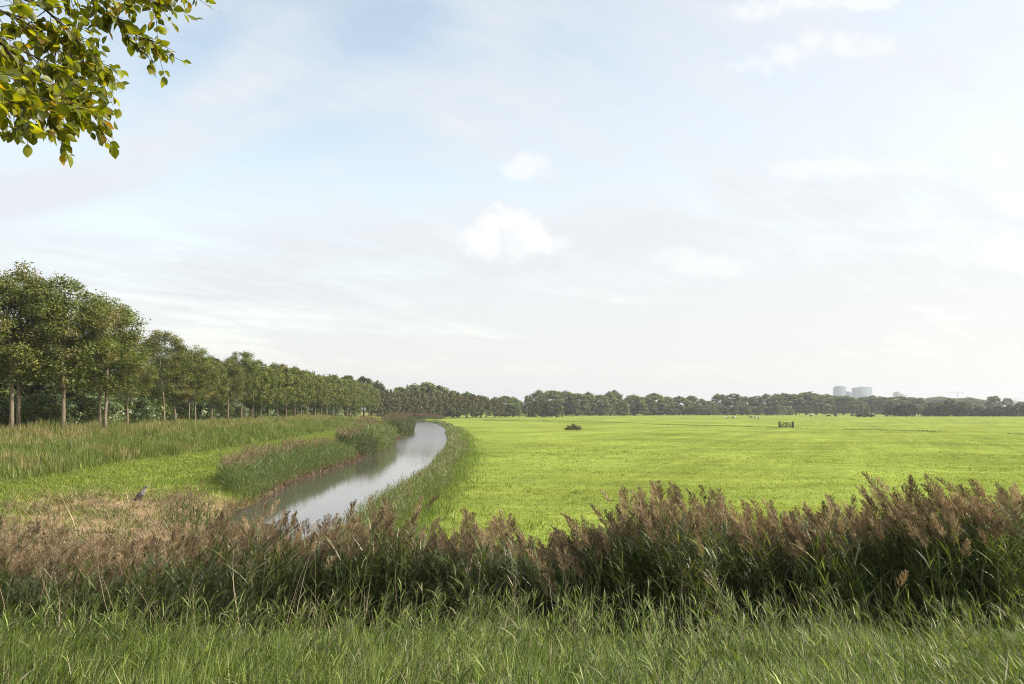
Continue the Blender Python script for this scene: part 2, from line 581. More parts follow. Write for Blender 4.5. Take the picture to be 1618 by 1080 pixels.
# ------------------------------------------------------------------ trees
def make_tree(kind_name, seed, H, base, width, nleaf, lsize, pal, wts=None, tr=.16, tcol=(.17, .14, .10), shape='oval', fill=.5, top=.86,
              limbs=11, spread=.75, dead=.0, sides=6, one=False, gap=0.0):
    """a trunk with limbs, and a crown of leaf cards gathered in clumps; returns (trunk mesh, crown mesh)"""
    global rng
    keep = rng
    rng = np.random.default_rng(seed)
    g = Geo()
    tcol = np.array(tcol)
    m = 7
    zs = np.linspace(-.3, H * top, m)
    wob = np.cumsum(rng.normal(0, .012 * H, (m, 2)), 0) * np.linspace(0, 1, m)[:, None]
    tp = np.column_stack([wob, zs])
    rad = tr * np.interp(np.linspace(0, 1, m), [0, .06, .45, 1], [1.25, 1.0, .7, .12])
    g.add(*tube(tp, rad, sides), tcol)

    def env(s):
        s = np.clip(s, 0, 1)
        if shape == 'oval':
            return np.sin(PI * np.clip(s * .86 + .10, 0, 1)) ** .65
        if shape == 'dome':
            return np.sqrt(np.clip(1 - s ** 3.2, 0, 1)) * np.interp(s, [0, .2], [.85, 1])
        if shape == 'cone':
            return np.interp(s, [0, .12, .4, 1], [.75, 1, .8, .05])
        if shape == 'flat':
            return np.sqrt(np.clip(1 - s ** 6, 0, 1))
        if shape == 'willow':
            return np.sqrt(np.clip(1 - s ** 3, 0, 1)) * np.interp(s, [0, .3, 1], [.85, 1, 1])
        return np.ones_like(s)
    clumps = []
    az = rng.uniform(0, 6.28)
    for k in range(limbs):
        az += 2.4 + rng.normal(0, .3)
        f = k / max(limbs - 1, 1)
        z0 = base * .92 + (H * (top - .06) - base) * f ** 1.1
        s0 = np.array([np.interp(z0, zs, tp[:, 0]), np.interp(z0, zs, tp[:, 1]), z0])
        up = rng.uniform(.35, .85) + .35 * f
        zt = min(z0 + (H - base) * rng.uniform(.18, .36), H * rng.uniform(.84, .95))
        rr = width / 2 * env((zt - base) / (H - base)) * rng.uniform(.65, 1.0)
        e = np.array([tp[-1, 0] * f + rr * math.cos(az), tp[-1, 1] * f + rr * math.sin(az), zt])
        mid = (s0 + e) / 2 + np.array([0, 0, -.06 * np.linalg.norm(e - s0) * (1 - up)]) + rng.normal(0, .05 * width / 4, 3)
        t = np.linspace(0, 1, 5)[:, None]
        cur = (1 - t) ** 2 * s0 + 2 * t * (1 - t) * mid + t ** 2 * e
        r0 = tr * .42 * (1 - .55 * f)
        g.add(*tube(cur, np.linspace(r0, r0 * .2, 5), 4), tcol * .9)
        clumps += [(cur[3], .8), (cur[4], 1.0)]
        for j in range(3):
            a = cur[2 + (j % 2)]
            dirv = unit((e - s0) * .5 + rng.normal(0, .55, 3) * np.linalg.norm(e - s0) + np.array([0, 0, .25 * width / 3]))
            b = a + dirv * width * rng.uniform(.16, .28)
            g.add(*tube(np.array([a, (a + b) / 2 + rng.normal(0, .04, 3), b]), [r0 * .38, r0 * .25, r0 * .1], 3, False), tcol * .85)
            clumps.append((b, rng.uniform(.6, 1.0)))
    nf = int(len(clumps) * fill)
    for k in range(nf):
        s = rng.uniform(.03, .99)
        a = rng.uniform(0, 6.28)
        r_ = width / 2 * env(s) * rng.uniform(.45, 1.0) ** .6
        clumps.append((np.array([r_ * math.cos(a), r_ * math.sin(a), base + (H - base) * s]), rng.uniform(.6, 1.0)))
    cp = np.array([c[0] for c in clumps])
    cs = np.array([c[1] for c in clumps])
    # keep the clumps within the crown's outline, uneven by direction
    ang = np.arctan2(cp[:, 1], cp[:, 0])
    s = (cp[:, 2] - base) / (H - base)
    lim = width / 2 * env(s) * (1 + .16 * np.sin(ang * 2 + seed) + .10 * np.sin(ang * 5 + seed * 2 + s * 6))
    rr = np.hypot(cp[:, 0], cp[:, 1])
    k = np.minimum(1, lim / np.maximum(rr, 1e-3))
    cp[:, 0] *= k
    cp[:, 1] *= k
    n = len(cp)
    w = cs ** 2
    if gap:
        w = w * (rng.random(n) > gap)
    ci = rng.choice(n, nleaf, p=w / w.sum())
    R0 = width * .105 * cs[ci]
    dirs = unit(rng.normal(size=(nleaf, 3)))
    rad_ = rng.random(nleaf) ** .45
    stray = rng.random(nleaf) < .08
    rad_ = np.where(stray, rad_ * 1.5, rad_)
    P = cp[ci] + dirs * (R0 * rad_)[:, None] * np.array([1.15, 1.15, .85])
    if shape == 'willow':
        P[:, 2] -= rng.random(nleaf) ** 2 * H * .16
    P[:, 2] = np.maximum(P[:, 2], .12)
    nrm = dirs * .7 + np.array([0, 0, .55]) + rng.normal(0, .5, (nleaf, 3))
    ccol = pick(pal, n, wts, .14)
    C = ccol[ci] * np.exp(rng.normal(0, .16, (nleaf, 1)))
    if dead:
        dm = rng.random(nleaf) < dead
        C[dm] = pick([(.15, .105, .05), (.13, .095, .05)], dm.sum(), None, .2)
    lit = rng.random(nleaf) < .13
    C[lit] *= 1.75  # random leaves coloured brighter to stand for sunlit flecks
    V, Q, C = cards(P, nrm, lsize * rng.uniform(.6, 1.3, nleaf), C)
    rng = keep
    if one:
        g2 = Geo()
        tv = g.arrays()
        g2.add(tv[0], tv[1], tv[2])
        g2.add(V, Q, C)
        me = g2.mesh(kind_name, M_bark)
        me.materials.append(M_leaf)
        mi = np.zeros(len(me.polygons), np.int32)
        mi[len(tv[1]):] = 1
        me.polygons.foreach_set('material_index', mi)
        return me
    return g.mesh(kind_name + '_trunk', M_bark, True), build_mesh(kind_name + '_crown', V, Q, C, M_leaf)


def put_tree(kind, x, y, H, meshes, H0, rz, label, group, cat='tree', sx=1.0, z=None, part='crown'):
    z = float(ground_z(x, y)) if z is None else z
    if isinstance(meshes, tuple):
        e = link(kind, None, None, (x, y, z), rz)
        e.empty_display_size = .5
        t = link('trunk', meshes[0], e)
        link(part, meshes[1], e)
        e.scale = (H / H0 * sx, H / H0 * sx, H / H0)
    else:
        e = link(kind, meshes, None, (x, y, z), rz)
        e.scale = (H / H0 * sx, H / H0 * sx, H / H0)
    return tag(e, label, cat, group)


OLIVE = [(.108, .128, .030), (.138, .155, .036), (.16, .160, .048), (.076, .102, .027), (.175, .152, .058)]
OLW = [4, 4, 3, 3, 1.5]
row_meshes = [make_tree('avenue_tree', 100 + k, 12.0, 3.8, 6.9, 21000, .19, OLIVE, OLW, tr=.145, limbs=15, fill=1.1, dead=.06 + .05 * (k % 3),
                        tcol=(.21, .17, .12)) for k in range(5)]
row_far = [make_tree('avenue_tree', 120 + k, 12.0, 3.8, 7.6, 5200, .40, OLIVE, OLW, tr=.145, limbs=13, fill=1.1, dead=.08, tcol=(.21, .17, .12))
           for k in range(4)]

# each tree of the front avenue: photograph column of the trunk, distance, height
ROW = [(-95, 52, 12.6), (18, 60, 13.2), (30, 63.5, 12.6), (100, 63, 12.3), (158, 71, 10.6), (166, 68.5, 11.6), (202, 78, 9.0),
       (260, 92, 12.2), (278, 99, 10.6), (299, 105, 10.2), (309, 101, 11.0), (335, 112, 9.8), (360, 119, 10.4), (381, 124, 12.2), (399, 132, 11.2),
       (412, 139, 10.6), (425, 146, 10.4), (439, 150, 11.6), (453, 156, 12.0), (466, 163, 11.6), (476, 170, 11.0), (486, 177, 11.4),
       (498, 184, 11.0), (508, 192, 11.2), (517, 200, 11.8), (526, 208, 12.0), (534, 217, 11.8), (541, 225, 12.4), (549, 234, 12.6), (556, 243, 12.4),
       (563, 252, 12.6), (570, 262, 12.8), (577, 273, 13.0), (583, 284, 12.6), (588, 295, 12.4)]
DESC = {0: None}
for k, (px, D, H) in enumerate(ROW):
    x = (px - 809) / F * D
    if k == 0:
        lab = 'leafy avenue tree cut off by the left edge of the photo'
    elif k == 1:
        lab = 'tallest avenue tree with thick forked trunk at left edge of the view'
    elif k == 2:
        lab = 'darker slim trunked avenue tree pressed against the tallest one at left'
    elif k == 3:
        lab = 'avenue tree with single stout trunk standing alone at left behind straw grass'
    elif k == 4:
        lab = 'thin pale trunked avenue tree, left of a close pair behind tall grass'
    elif k == 5:
        lab = 'round crowned avenue tree with grey trunk, right of a close pair'
    elif k == 6:
        lab = 'young avenue tree with very thin trunk, right of the close pair'
    elif k == 7:
        lab = 'broad olive avenue tree just after the dip in the crown line'
    elif k < 25:
        lab = '%s avenue tree counted from the left edge, olive crown on slim bare trunk' % ORD[k - 1]
    else:
        lab = 'slim avenue tree in the crowded far end of the row near the canal bend'
    ms = row_meshes[k % 5] if D < 130 else row_far[k % 4]
    H = H * (.92 if D < 62 else 1.0 if D < 73 else .97 if D < 90 else .90)
    put_tree('avenue_tree', x, D, H, ms, 12.0, k * 2.1, lab, 'avenue trees along the raised left bank', sx=(1.12 if k in (1, 3, 5) else 1.0))

# the wood behind the avenue
DARK = [(.066, .090, .027), (.09, .115, .032), (.115, .128, .04), (.074, .082, .033)]
SILV = [(.14, .175, .085), (.20, .225, .15), (.09, .125, .045), (.42, .43, .37)]
back_meshes = [make_tree('woodland_tree', 140 + k, 13.0, .8, 9.0, 8000, .55, DARK, None, tr=.24, limbs=13, fill=1.2, shape='dome', tcol=(.10, .085, .065))
               for k in range(4)]
shrub_meshes = [make_tree('shrub', 160 + k, 3.6, .25, 5.0, 4600, .24, SILV if k % 2 else DARK + OLIVE[:2], [4, 2, 4, .9] if k % 2 else None, tr=.07,
                          limbs=10, fill=1.6, shape='dome', tcol=(.12, .10, .07)) for k in range(4)]
BACK = [(-60, 74, 13.5), (20, 84, 12.5), (70, 80, 12.0), (120, 92, 11.5), (165, 98, 12.5), (215, 100, 9.0), (238, 118, 9.0), (292, 128, 12.0),
        (330, 140, 12.5), (358, 150, 11.5), (400, 158, 11.5), (430, 172, 12.5), (462, 190, 13.0), (495, 212, 13.0), (525, 240, 14.0), (552, 268, 15.0),
        (575, 292, 15.5), (596, 330, 15.0), (15, 112, 14), (140, 125, 13), (260, 150, 13), (340, 180, 13)]
order = sorted(range(len(BACK)), key=lambda i: BACK[i][0])
for r, i in enumerate(order):
    px, D, H = BACK[i]
    put_tree('woodland_tree', (px - 809) / F * D, D, H * .9, back_meshes[i % 4], 13.0, i * 1.3,
             'dark woodland tree in the shade close behind the avenue trunks', 'dark trees behind the avenue', z=2.3)
SHR = [(-30, 70, 3.6), (25, 73, 3.2), (62, 72, 3.4), (95, 76, 3.0), (128, 78, 3.3), (150, 83, 3.8), (185, 88, 3.6), (215, 90, 3.9), (228, 97, 4.2), (250, 106, 3.4),
       (283, 112, 3.2), (318, 118, 3.6), (345, 128, 3.6), (372, 136, 3.4), (392, 146, 4.0), (418, 154, 3.4), (446, 168, 3.6), (470, 180, 3.8), (500, 200, 3.8), (530, 228, 3.8), (556, 258, 4)]
ns = 0
nd = 0
for i, (px, D, H) in enumerate(SHR):
    pale = i % 2 == 1
    if pale:
        ns += 1
        lab = '%s pale silvery leaved shrub from the left, behind the avenue trunks' % ORD[ns - 1]
    else:
        nd += 1
        lab = '%s dark green shrub from the left, in shade behind the avenue trunks' % ORD[nd - 1]
    put_tree('shrub', (px - 809) / F * D, D, H, shrub_meshes[i % 4], 3.6, i * 1.7, lab,
             'pale shrubs behind the avenue' if pale else 'dark shrubs behind the avenue', 'shrub', part='foliage', z=2.4)

# ------------------------------------------------------------------ far tree lines
RUST = [(.14, .118, .058), (.118, .110, .048), (.155, .122, .065), (.10, .112, .045)]
FARG = [(.125, .155, .058), (.15, .175, .064), (.105, .132, .050), (.17, .185, .08)]
PALE = [(.13, .14, .075), (.15, .155, .09), (.11, .125, .06)]
far_rust = [make_tree('rusty_tree', 200 + k, 9.0, 1.9, 5.4, 2600, .55, RUST, None, tr=.16, limbs=9, fill=.8, sides=5, tcol=(.20, .17, .13)) for k in range(3)]
far_green = [make_tree('far_tree', 210 + k, 16.0, .6, 12.0, 6500, .85, FARG, None, tr=.35, limbs=12, fill=2.4, shape='dome', sides=5, one=True) for k in range(4)]
far_tall = [make_tree('far_tree', 220 + k, 17.0, 1.2, 10.0, 6200, .80, FARG + PALE[2:], None, tr=.32, limbs=12, fill=1.6, shape='oval', sides=5, one=True, gap=.12)
            for k in range(3)]
far_bush = [make_tree('far_bush', 230 + k, 6.0, .2, 7.5, 2400, .62, (DARK, PALE + FARG[:1], RUST)[k], None, tr=.1, limbs=9, fill=1.8, shape='dome', sides=4, one=True) for k in range(3)]
dark_bush = [make_tree('round_bush', 240 + k, 7.0, .2, 8.0, 3600, .6, [(.028, .038, .015), (.038, .048, .017), (.032, .036, .016)], None, tr=.12, limbs=10,
                       fill=2.2, shape='dome', sides=4, one=True) for k in range(3)]
brown_bush = [make_tree('brown_tree', 250 + k, 8.0, .3, 10.0, 3400, .7, RUST + [(.07, .055, .03)], None, tr=.15, limbs=10, fill=1.8, shape='dome', sides=4, one=True)
              for k in range(2)]
pale_will = [make_tree('willow', 260, 14.0, .4, 9.0, 4500, .7, PALE, None, tr=.4, limbs=12, fill=1.6, shape='willow', sides=5, one=True)]
pollard = [make_tree('pollard', 270 + k, 5.5, .9, 3.9, 1600, .5, DARK, None, tr=.16, limbs=8, fill=1.2, shape='cone', sides=4, one=True) for k in range(2)]


def far_row(name, items, meshes, H0, W0, label, group, cat='tree', ordinal=True, base=None, zg=.6):
    """items: photograph column, row of the top, width in pixels, distance"""
    items = sorted(items)
    for k, (px, pt, w, D) in enumerate(items):
        if cat == 'tree' and name == 'far_tree':
            w = w * (1.28 + .3 * math.sin(k * 2.7 + px))
            pt = pt + 1.6 * math.sin(k * 5.1 + D) + 1.2
        x = (px - 809) / F * D
        H = ZC + (HOR - pt) / F * D - zg
        W = w / F * D
        sx = (W / W0) / (H / H0)
        lab = label.replace('#', ORD[k]) if ordinal else label
        put_tree(name, x, D, H, meshes[k % len(meshes)], H0, k * 1.9 + .4, lab, group, cat, sx=sx, z=zg)


# across the canal's far end
far_row('rusty_tree', [(p, t, 17, 325 + (p - 600) * .35) for p, t in
                       zip(range(604, 800, 11), (617, 614, 619, 621, 616, 617, 620, 618, 619, 621, 617, 621, 624, 622, 625, 628, 629, 629))],
        far_rust, 9.0, 5.4, '# rusty brown tree from the left beyond the canal end', 'rusty trees beyond the canal end')
far_row('far_tree', [(605, 614, 34, 360), (632, 613, 34, 365), (655, 609, 36, 370), (674, 605, 38, 372), (695, 610, 34, 378), (715, 616, 34, 385),
                     (738, 619, 32, 392), (760, 623, 30, 400)], far_green, 16, 12,
        '# big green tree from the left, rising behind the rusty trees', 'green trees behind the rusty row')
far_row('far_tree', [(783, 627, 24, 430), (798, 626, 26, 432), (811, 629, 24, 440), (820, 631, 18, 446)], far_green, 16, 12,
        '# dark tree from the left, in the clump left of the pale willow', 'dark trees left of the willow')
tag(put_tree('willow', (835 - 809) / F * 430, 430, 12.0, pale_will[0], 14.0, .3, 'pale grey green willow with rounded top in the middle of the far tree line', None, z=.6, sx=.95))
far_row('brown_tree', [(854, 629, 30, 425), (872, 633, 26, 420), (884, 640, 14, 415)], brown_bush, 8, 10,
        '# brownish bushy tree from the left, just right of the pale willow', 'brownish trees right of the willow')
far_row('far_tree', [(852, 619, 30, 520), (872, 616, 34, 525), (894, 619, 32, 530), (912, 621, 30, 525), (930, 621, 30, 530), (948, 622, 30, 535),
                     (963, 621, 26, 540)], far_green, 16, 12,
        '# dark green tree from the left, in the tall wood behind the brownish trees', 'dark wood right of the willow')
far_row('far_tree', [(971, 619, 24, 545), (984, 632, 18, 520), (1001, 626, 28, 560), (1018, 625, 28, 565), (1034, 622, 28, 570), (1054, 627, 28, 575), (1073, 625, 28, 580),
                     (1092, 626, 28, 585), (1108, 629, 26, 590), (1120, 633, 18, 592)], far_green, 16, 12,
        '# grey green tree from the left, in the low middle stretch of the far wood', 'middle stretch of the far wood')
far_row('far_tree', [(1137, 622, 26, 600), (1160, 622, 24, 602)], far_tall, 17, 9.5,
        '# airy tall tree from the left, of the pair with sky showing beside it', 'airy pair in the far tree line')
far_row('far_tree', [(p, t, 26, 610 + (p - 1180) * .12) for p, t in
                     zip((1182, 1197, 1212, 1227, 1242, 1258, 1274, 1290, 1304, 1318, 1332, 1346, 1361, 1377, 1392, 1407, 1421, 1435, 1449),
                         (625, 623, 621, 620, 621, 623, 621, 622, 623, 624, 624, 625, 625, 623, 626, 627, 627, 628, 629))], far_tall + far_green[:1], 17, 9.5,
        '# tall tree from the left, in the long even row below the tower blocks', 'long tall row below the tower blocks')
far_row('far_bush', [(p, 642 + (k * 7 % 5) - 2, 18 + (k * 5 % 7), 560 + (k * 13 % 17)) for k, p in enumerate(range(905, 1245, 13))], far_bush, 6, 7.5,
        '# low bush from the left, along the foot of the far wood', 'low bushes at the foot of the far wood', 'bush')
far_row('pollard', [(p, 641, 12, 585) for p in range(1236, 1398, 9)], pollard, 5.5, 4.4,
        '# small pointed tree from the left, in the evenly spaced row', 'small evenly spaced trees before the tall row')
far_row('far_tree', [(p, t, 34, 980) for p, t in zip(range(1464, 1560, 11), (632, 629, 627.5, 627, 627.5, 628, 629, 631, 635))], far_green, 16, 12,
        '# hazy tree from the left, in the distant humped wood under the crane', 'distant humped wood under the crane')
far_row('round_bush', [(1406, 642, 20, 470), (1425, 640, 26, 468), (1439, 640, 24, 472), (1469, 643, 22, 470), (1488, 641, 24, 470), (1503, 641, 26, 474),
                       (1517, 643, 22, 470), (1531, 645, 20, 472), (1545, 645, 22, 474), (1561, 645, 24, 470), (1578, 643, 24, 470), (1594, 642, 24, 470),
                       (1609, 640, 26, 470), (1625, 640, 26, 470)], dark_bush, 7, 8,
        '# dark rounded bush from the left, in the hedge at the right meadow edge', 'dark hedge bushes at the right', 'bush')
far_row('brown_tree', [(1455, 645, 20, 478), (1478, 635, 30, 500), (1500, 633, 34, 502), (1522, 635, 30, 500), (1543, 641, 30, 505), (1572, 642, 34, 505)], brown_bush, 8, 10,
        '# brownish tree from the left, rising behind the dark hedge', 'brownish trees behind the hedge')
far_row('far_tree', [(1570, 626, 24, 620), (1592, 630, 20, 622), (1613, 632, 18, 600)], far_tall[1:], 17, 9.5,
        '# lone round crowned tree from the left, above the right end of hedge', 'round trees above the hedge')


# ------------------------------------------------------------------ reeds
PL = [(.29, .215, .128), (.215, .16, .095), (.37, .285, .18), (.155, .115, .072)]
RL = [(.075, .105, .024), (.055, .082, .020), (.105, .13, .034), (.15, .155, .06), (.20, .19, .10)]
RLW = [4, 4, 3, 1, .6]


def reed_parts(P, H, wind, lean, nleaf, nsp, plume=1.0, leafL=.38, leafW=.020, pcol=PL, lcol=RL, lw=RLW, sides=3, lowleaf=.22, psize=1.0, drop=0.0, spw=.0034):
    """reeds at bases P: returns stem, leaf and plume geometry"""
    n = len(P)
    rows = 5
    t = np.linspace(0, 1, rows)
    wd = np.stack([np.cos(wind), np.sin(wind), 0 * wind], 1)

    def pos(tt, idx):
        h = H[idx][:, None]
        l = lean[idx][:, None]
        tt = tt[:, None]
        return P[idx] + np.array([0, 0, 1.0]) * h * tt * (1 - .18 * l * tt) + wd[idx] * h * l * tt ** 1.8
    idx = np.repeat(np.arange(n), rows)
    ctr = pos(np.tile(t, n), idx).reshape(n, rows, 3)
    stem, leaf, pl = Geo(), Geo(), Geo()
    rw = np.interp(t, [0, 1], [.0045, .0022])
    th = np.arange(sides) * 2 * PI / sides
    ring = np.stack([np.cos(th), np.sin(th), 0 * th], 1)
    V = (ctr[:, :, None, :] + ring[None, None] * rw[None, :, None, None]).reshape(-1, 3)
    i = (np.arange(n) * rows * sides)[:, None, None] + (np.arange(rows - 1) * sides)[None, :, None] + np.arange(sides)[None, None, :]
    kn = i - np.arange(sides) + (np.arange(sides) + 1) % sides
    Q = np.stack([i, kn, kn + sides, i + sides], -1).reshape(-1, 4)
    sc = pick([(.14, .15, .06), (.20, .18, .09), (.11, .13, .045)], n, None, .15)
    stem.add(V, Q, np.repeat(sc, rows * sides, 0))
    # leaves
    m = n * nleaf
    idx = np.repeat(np.arange(n), nleaf)
    tt = rng.uniform(lowleaf, .93, m)
    base = pos(tt, idx)
    head = np.where(rng.random(m) < .62, wind[idx] + rng.normal(0, .7, m), rng.uniform(0, 6.28, m))
    L = leafL * rng.uniform(.6, 1.25, m) * np.interp(tt, [.2, .6, 1], [.8, 1.1, .75])
    V, Q, C = blades(base, L, leafW * rng.uniform(.6, 1.3, m), head, rng.uniform(.35, .95, m), rng.uniform(.2, 1.3, m),
                     pick(lcol, m, lw, .2))
    leaf.add(V, Q, C)
    # plumes
    has = np.nonzero(rng.random(n) < plume)[0]
    if len(has) and nsp:
        k = len(has)
        tip = ctr[has, -1]
        prev = ctr[has, -2]
        ax = unit(tip - prev)
        pll = .27 * psize * rng.uniform(.7, 1.25, k)
        m = k * nsp
        j = np.repeat(np.arange(k), nsp)
        s = rng.random(m) ** .85
        droop = (wd[has][j] * (.10 + lean[has][j] * .5)[:, None] + np.array([0, 0, -1.0]) * (.04 + drop + .25 * lean[has][j])[:, None]) * (s ** 1.7)[:, None]
        org = tip[j] + (ax[j] * s[:, None] + droop) * pll[j][:, None]
        a = rng.uniform(0, 6.28, m)
        rad = np.stack([np.cos(a), np.sin(a), 0 * a], 1)
        dv = unit(ax[j] * 1.0 + rad * .8 + wd[has][j] * .25)
        SL = pll[j] * (.33 * (1 - s) ** .7 + .11) * rng.uniform(.6, 1.2, m)
        sdv = unit(np.cross(dv, unit(rng.normal(size=(m, 3)))))
        W = (spw * psize * rng.uniform(.6, 1.4, m))[:, None]
        e = org + dv * SL[:, None]
        mid = org + dv * SL[:, None] * .55
        V = np.stack([org, mid + sdv * W, e, mid - sdv * W], 1).reshape(-1, 3)
        Q = (np.arange(m) * 4)[:, None] + np.arange(4)
        C = (pick(pcol, k, None, .15)[j] * np.exp(rng.normal(0, .2, (m, 1))))
        pl.add(V, Q, np.repeat(C, 4, 0))
    return stem, leaf, pl


def reed_bed(name, label, P, H, wind, lean, nleaf, nsp, **kw):
    """one object for a bed of reeds nobody could count"""
    gs = reed_parts(P, H, wind, lean, nleaf, nsp, **kw)
    V, Q, C, mi = [], [], [], []
    n = 0
    for k, g in enumerate(gs):
        if not g.v:
            continue
        v, q, c = g.arrays()
        V.append(v)
        Q.append(q + n)
        C.append(c)
        mi.append(np.full(len(q), k, np.int32))
        n += len(v)
    me = build_mesh(name, np.concatenate(V), np.concatenate(Q), np.concatenate(C), M_reed)
    me.materials.append(M_reed)
    me.materials.append(M_plume)
    me.polygons.foreach_set('material_index', np.concatenate(mi))
    return tag(link(name, me), label, 'reeds', kind='stuff')


# the belt across the foreground
TOPX = [-80, 0, 120, 250, 330, 390, 425, 455, 500, 540, 600, 680, 740, 800, 860, 900, 940, 1000, 1040, 1100, 1180, 1230, 1290, 1350, 1400, 1470, 1540, 1618, 1720]
TOPY = [826, 824, 826, 820, 810, 814, 832, 852, 842, 828, 838, 856, 850, 838, 862, 862, 850, 822, 806, 804, 808, 826, 812, 808, 814, 800, 798, 796, 790]


def foreground_belt():
    n = 11500
    px = rng.uniform(-70, 1700, n)
    fr = np.interp(px, [0, 420, 900, 1618], [10.0, 9.6, 9.2, 8.7])
    bk = np.interp(px, [0, 390, 440, 520, 900, 1618], [17.0, 16.0, 12.6, 12.6, 12.4, 12.2])
    D = fr + (bk - fr) * rng.random(n) ** .85
    D += .5 * (vnoise(px, D, 60, 40) - .5)
    x = (px - 809) / F * D
    keep = rng.random(n) < .12 + 1.25 * vnoise(x * 10, D * 10, 6, 41)
    px, D, x, fr, bk = px[keep], D[keep], x[keep], fr[keep], bk[keep]
    n = len(x)
    z = ground_z(x, D)
    ty = np.interp(px, TOPX, TOPY) + np.interp(px, [600, 900], [5, 26])
    ref = fr + (bk - fr) * .62
    ztop = ZC - (ty - HOR) / F * ref
    f = np.clip(rng.normal(.92, .08, n), .55, 1.05)
    f *= .93 + .14 * vnoise(x * 10, D * 10, 9, 42)
    H = np.clip((ztop - .75) * f - .22, .9, 3.2)
    z = np.minimum(z, 1.35)
    P = np.column_stack([x, D, z])
    # on the right the wind has laid the heads over towards the right
    lb = np.interp(px, [0, 600, 1100, 1618], [.09, .10, .11, .16])
    wind = np.interp(px, [0, 500, 900, 1618], [.1, .4, 2.6, 3.1]) + rng.normal(0, .75, n)
    lean = np.clip(rng.normal(lb * np.interp((D - fr) / (bk - fr), [0, .5, 1], [1.7, 1.0, .4]), .09), .0, .6)
    H = H * (1 + .12 * lean)
    reed_bed('reed_belt', 'dense belt of reeds with brown plumes across the whole foreground', P, H, wind, lean, 15, 104, plume=.18 + .52 * vnoise(x * 10, D * 10, 5, 43), leafW=.018,
             lcol=RL + [(.16, .19, .07), (.26, .22, .12)], lw=[4, 4, 3, 1.5, .8, 2, .5])


foreground_belt()


def bank_reeds(name, label, ypts, side, d0, d1, dens, H0, H1, plume, psz=1.5, pc=PL, lc=RL, lw=RLW, lean=.12, nleaf=7, nsp=16, leafL=.42, leafW=.036, seed=1, spw=.0085):
    y0, y1 = ypts
    n = int(dens * (y1 - y0) * (d1 - d0))
    y = rng.uniform(y0, y1, n)
    d = rng.uniform(d0, d1, n)
    # ragged edges and clumps, ends rounded off
    e = np.minimum(y - y0, y1 - y) / max(1.0, min(6.0, (y1 - y0) / 4))
    k = (vnoise(y, d, 2.2, seed) * .6 + vnoise(y, d, .7, seed + 1) * .4 > .22) & (d < d0 + (d1 - d0) * (np.clip(e, 0, 1) ** .5) * (.72 + .4 * vnoise(y, 0 * y, 5, seed + 2)))
    y, d = y[k], d[k]
    n = len(y)
    x = xL(y) - d if side == 'L' else xR(y) + d
    z = ground_z(x, y)
    z = np.maximum(z, -.1)
    H = rng.uniform(H0, H1, n) * (.82 + .36 * vnoise(y, d, 3, seed + 3))
    return reed_bed(name, label, np.column_stack([x, y, z]), H, rng.normal(-.2, .7, n), np.clip(rng.normal(lean, .07, n), 0, .4), nleaf, nsp,
                    plume=plume * 1.5 * sm(d, d0 + .25 * (d1 - d0), d0 + .7 * (d1 - d0)), psize=psz,
                    pcol=pc, lcol=lc, lw=lw, leafL=leafL, leafW=leafW, lowleaf=.05, spw=spw)


GR = [(.105, .16, .040), (.13, .19, .048), (.15, .185, .065), (.20, .19, .095)]
SAGE = [(.165, .215, .065), (.20, .24, .08), (.23, .26, .105), (.29, .26, .14)]
bank_reeds('reed_bed', 'long reed bed with pink brown plumes on the near left bank of the canal', (37.5, 73), 'L', .0, 3.2, 52, .85, 1.4, .5, psz=1.2, lc=GR + SAGE[:2], lw=[4, 4, 3, 1, 2, 2],
           leafW=.026, seed=51, spw=.007)
bank_reeds('reed_bed', 'second bushy reed bed on the left bank where the canal narrows', (75.5, 86), 'L', -.4, 3.8, 26, 1.1, 1.7, .40, psz=1.5, lc=[(.07, .10, .03), (.09, .12, .035), (.11, .12, .05)], lw=None, leafW=.05, seed=55, spw=.009)
bank_reeds('reed_bed', 'tall pale scrubby reed bed in the middle of the left bank', (85, 112), 'L', -.5, 4.4, 24, 1.7, 2.7, .32, psz=1.6, lc=SAGE + GR[:2], lw=None, leafW=.05, seed=56, spw=.009, nleaf=10)
bank_reeds('reed_bed', 'dark rounded reed bed on the left bank at the canal bend', (127, 172), 'L', -.5, 4.6, 16, 1.9, 2.9, .4, psz=2.0, leafW=.075, leafL=.5, seed=59, nsp=12, spw=.012,
           pc=[(.22, .17, .115), (.17, .13, .085)], lc=[(.085, .11, .036), (.105, .125, .042)], lw=None)
bank_reeds('reed_bed', 'low reed fringe on the left bank beyond the canal bend', (180, 300), 'L', -.5, 5.0, 6, 1.2, 1.9, .4, psz=2.4, leafW=.10, leafL=.55, seed=63, nsp=10, spw=.014,
           pc=[(.22, .15, .105), (.17, .12, .085)])
bank_reeds('reed_bed', 'grey green reed fringe along the right bank beside the meadow', (19, 80), 'R', -.3, 2.3, 46, .5, 1.2, .08, psz=1.1,
           lc=SAGE, lw=[3, 4, 3, 1.2], seed=67, leafW=.022, leafL=.32, spw=.006)
bank_reeds('reed_bed', 'thin reed fringe along the right bank further up the canal', (78, 165), 'R', -.3, 1.6, 20, .4, .75, .03, psz=1.4, lc=SAGE, lw=None, seed=71, leafW=.055, leafL=.36, nleaf=7, nsp=8, spw=.009)
bank_reeds('reed_bed', 'very low reed edge on the right bank in the canal bend', (165, 290), 'R', -.3, 1.6, 7, .3, .55, .0, lc=SAGE, lw=None, seed=75, leafW=.09, leafL=.36, nleaf=6, nsp=0)


bank_reeds('reed_bed', 'brown ragged reed clump on the left bank at the near end of the water', (24, 31.0), 'L', -.7, 1.5, 24, .8, 1.35, .6, psz=1.05, leafW=.022, leafL=.32, nsp=40, seed=83, spw=.0045)


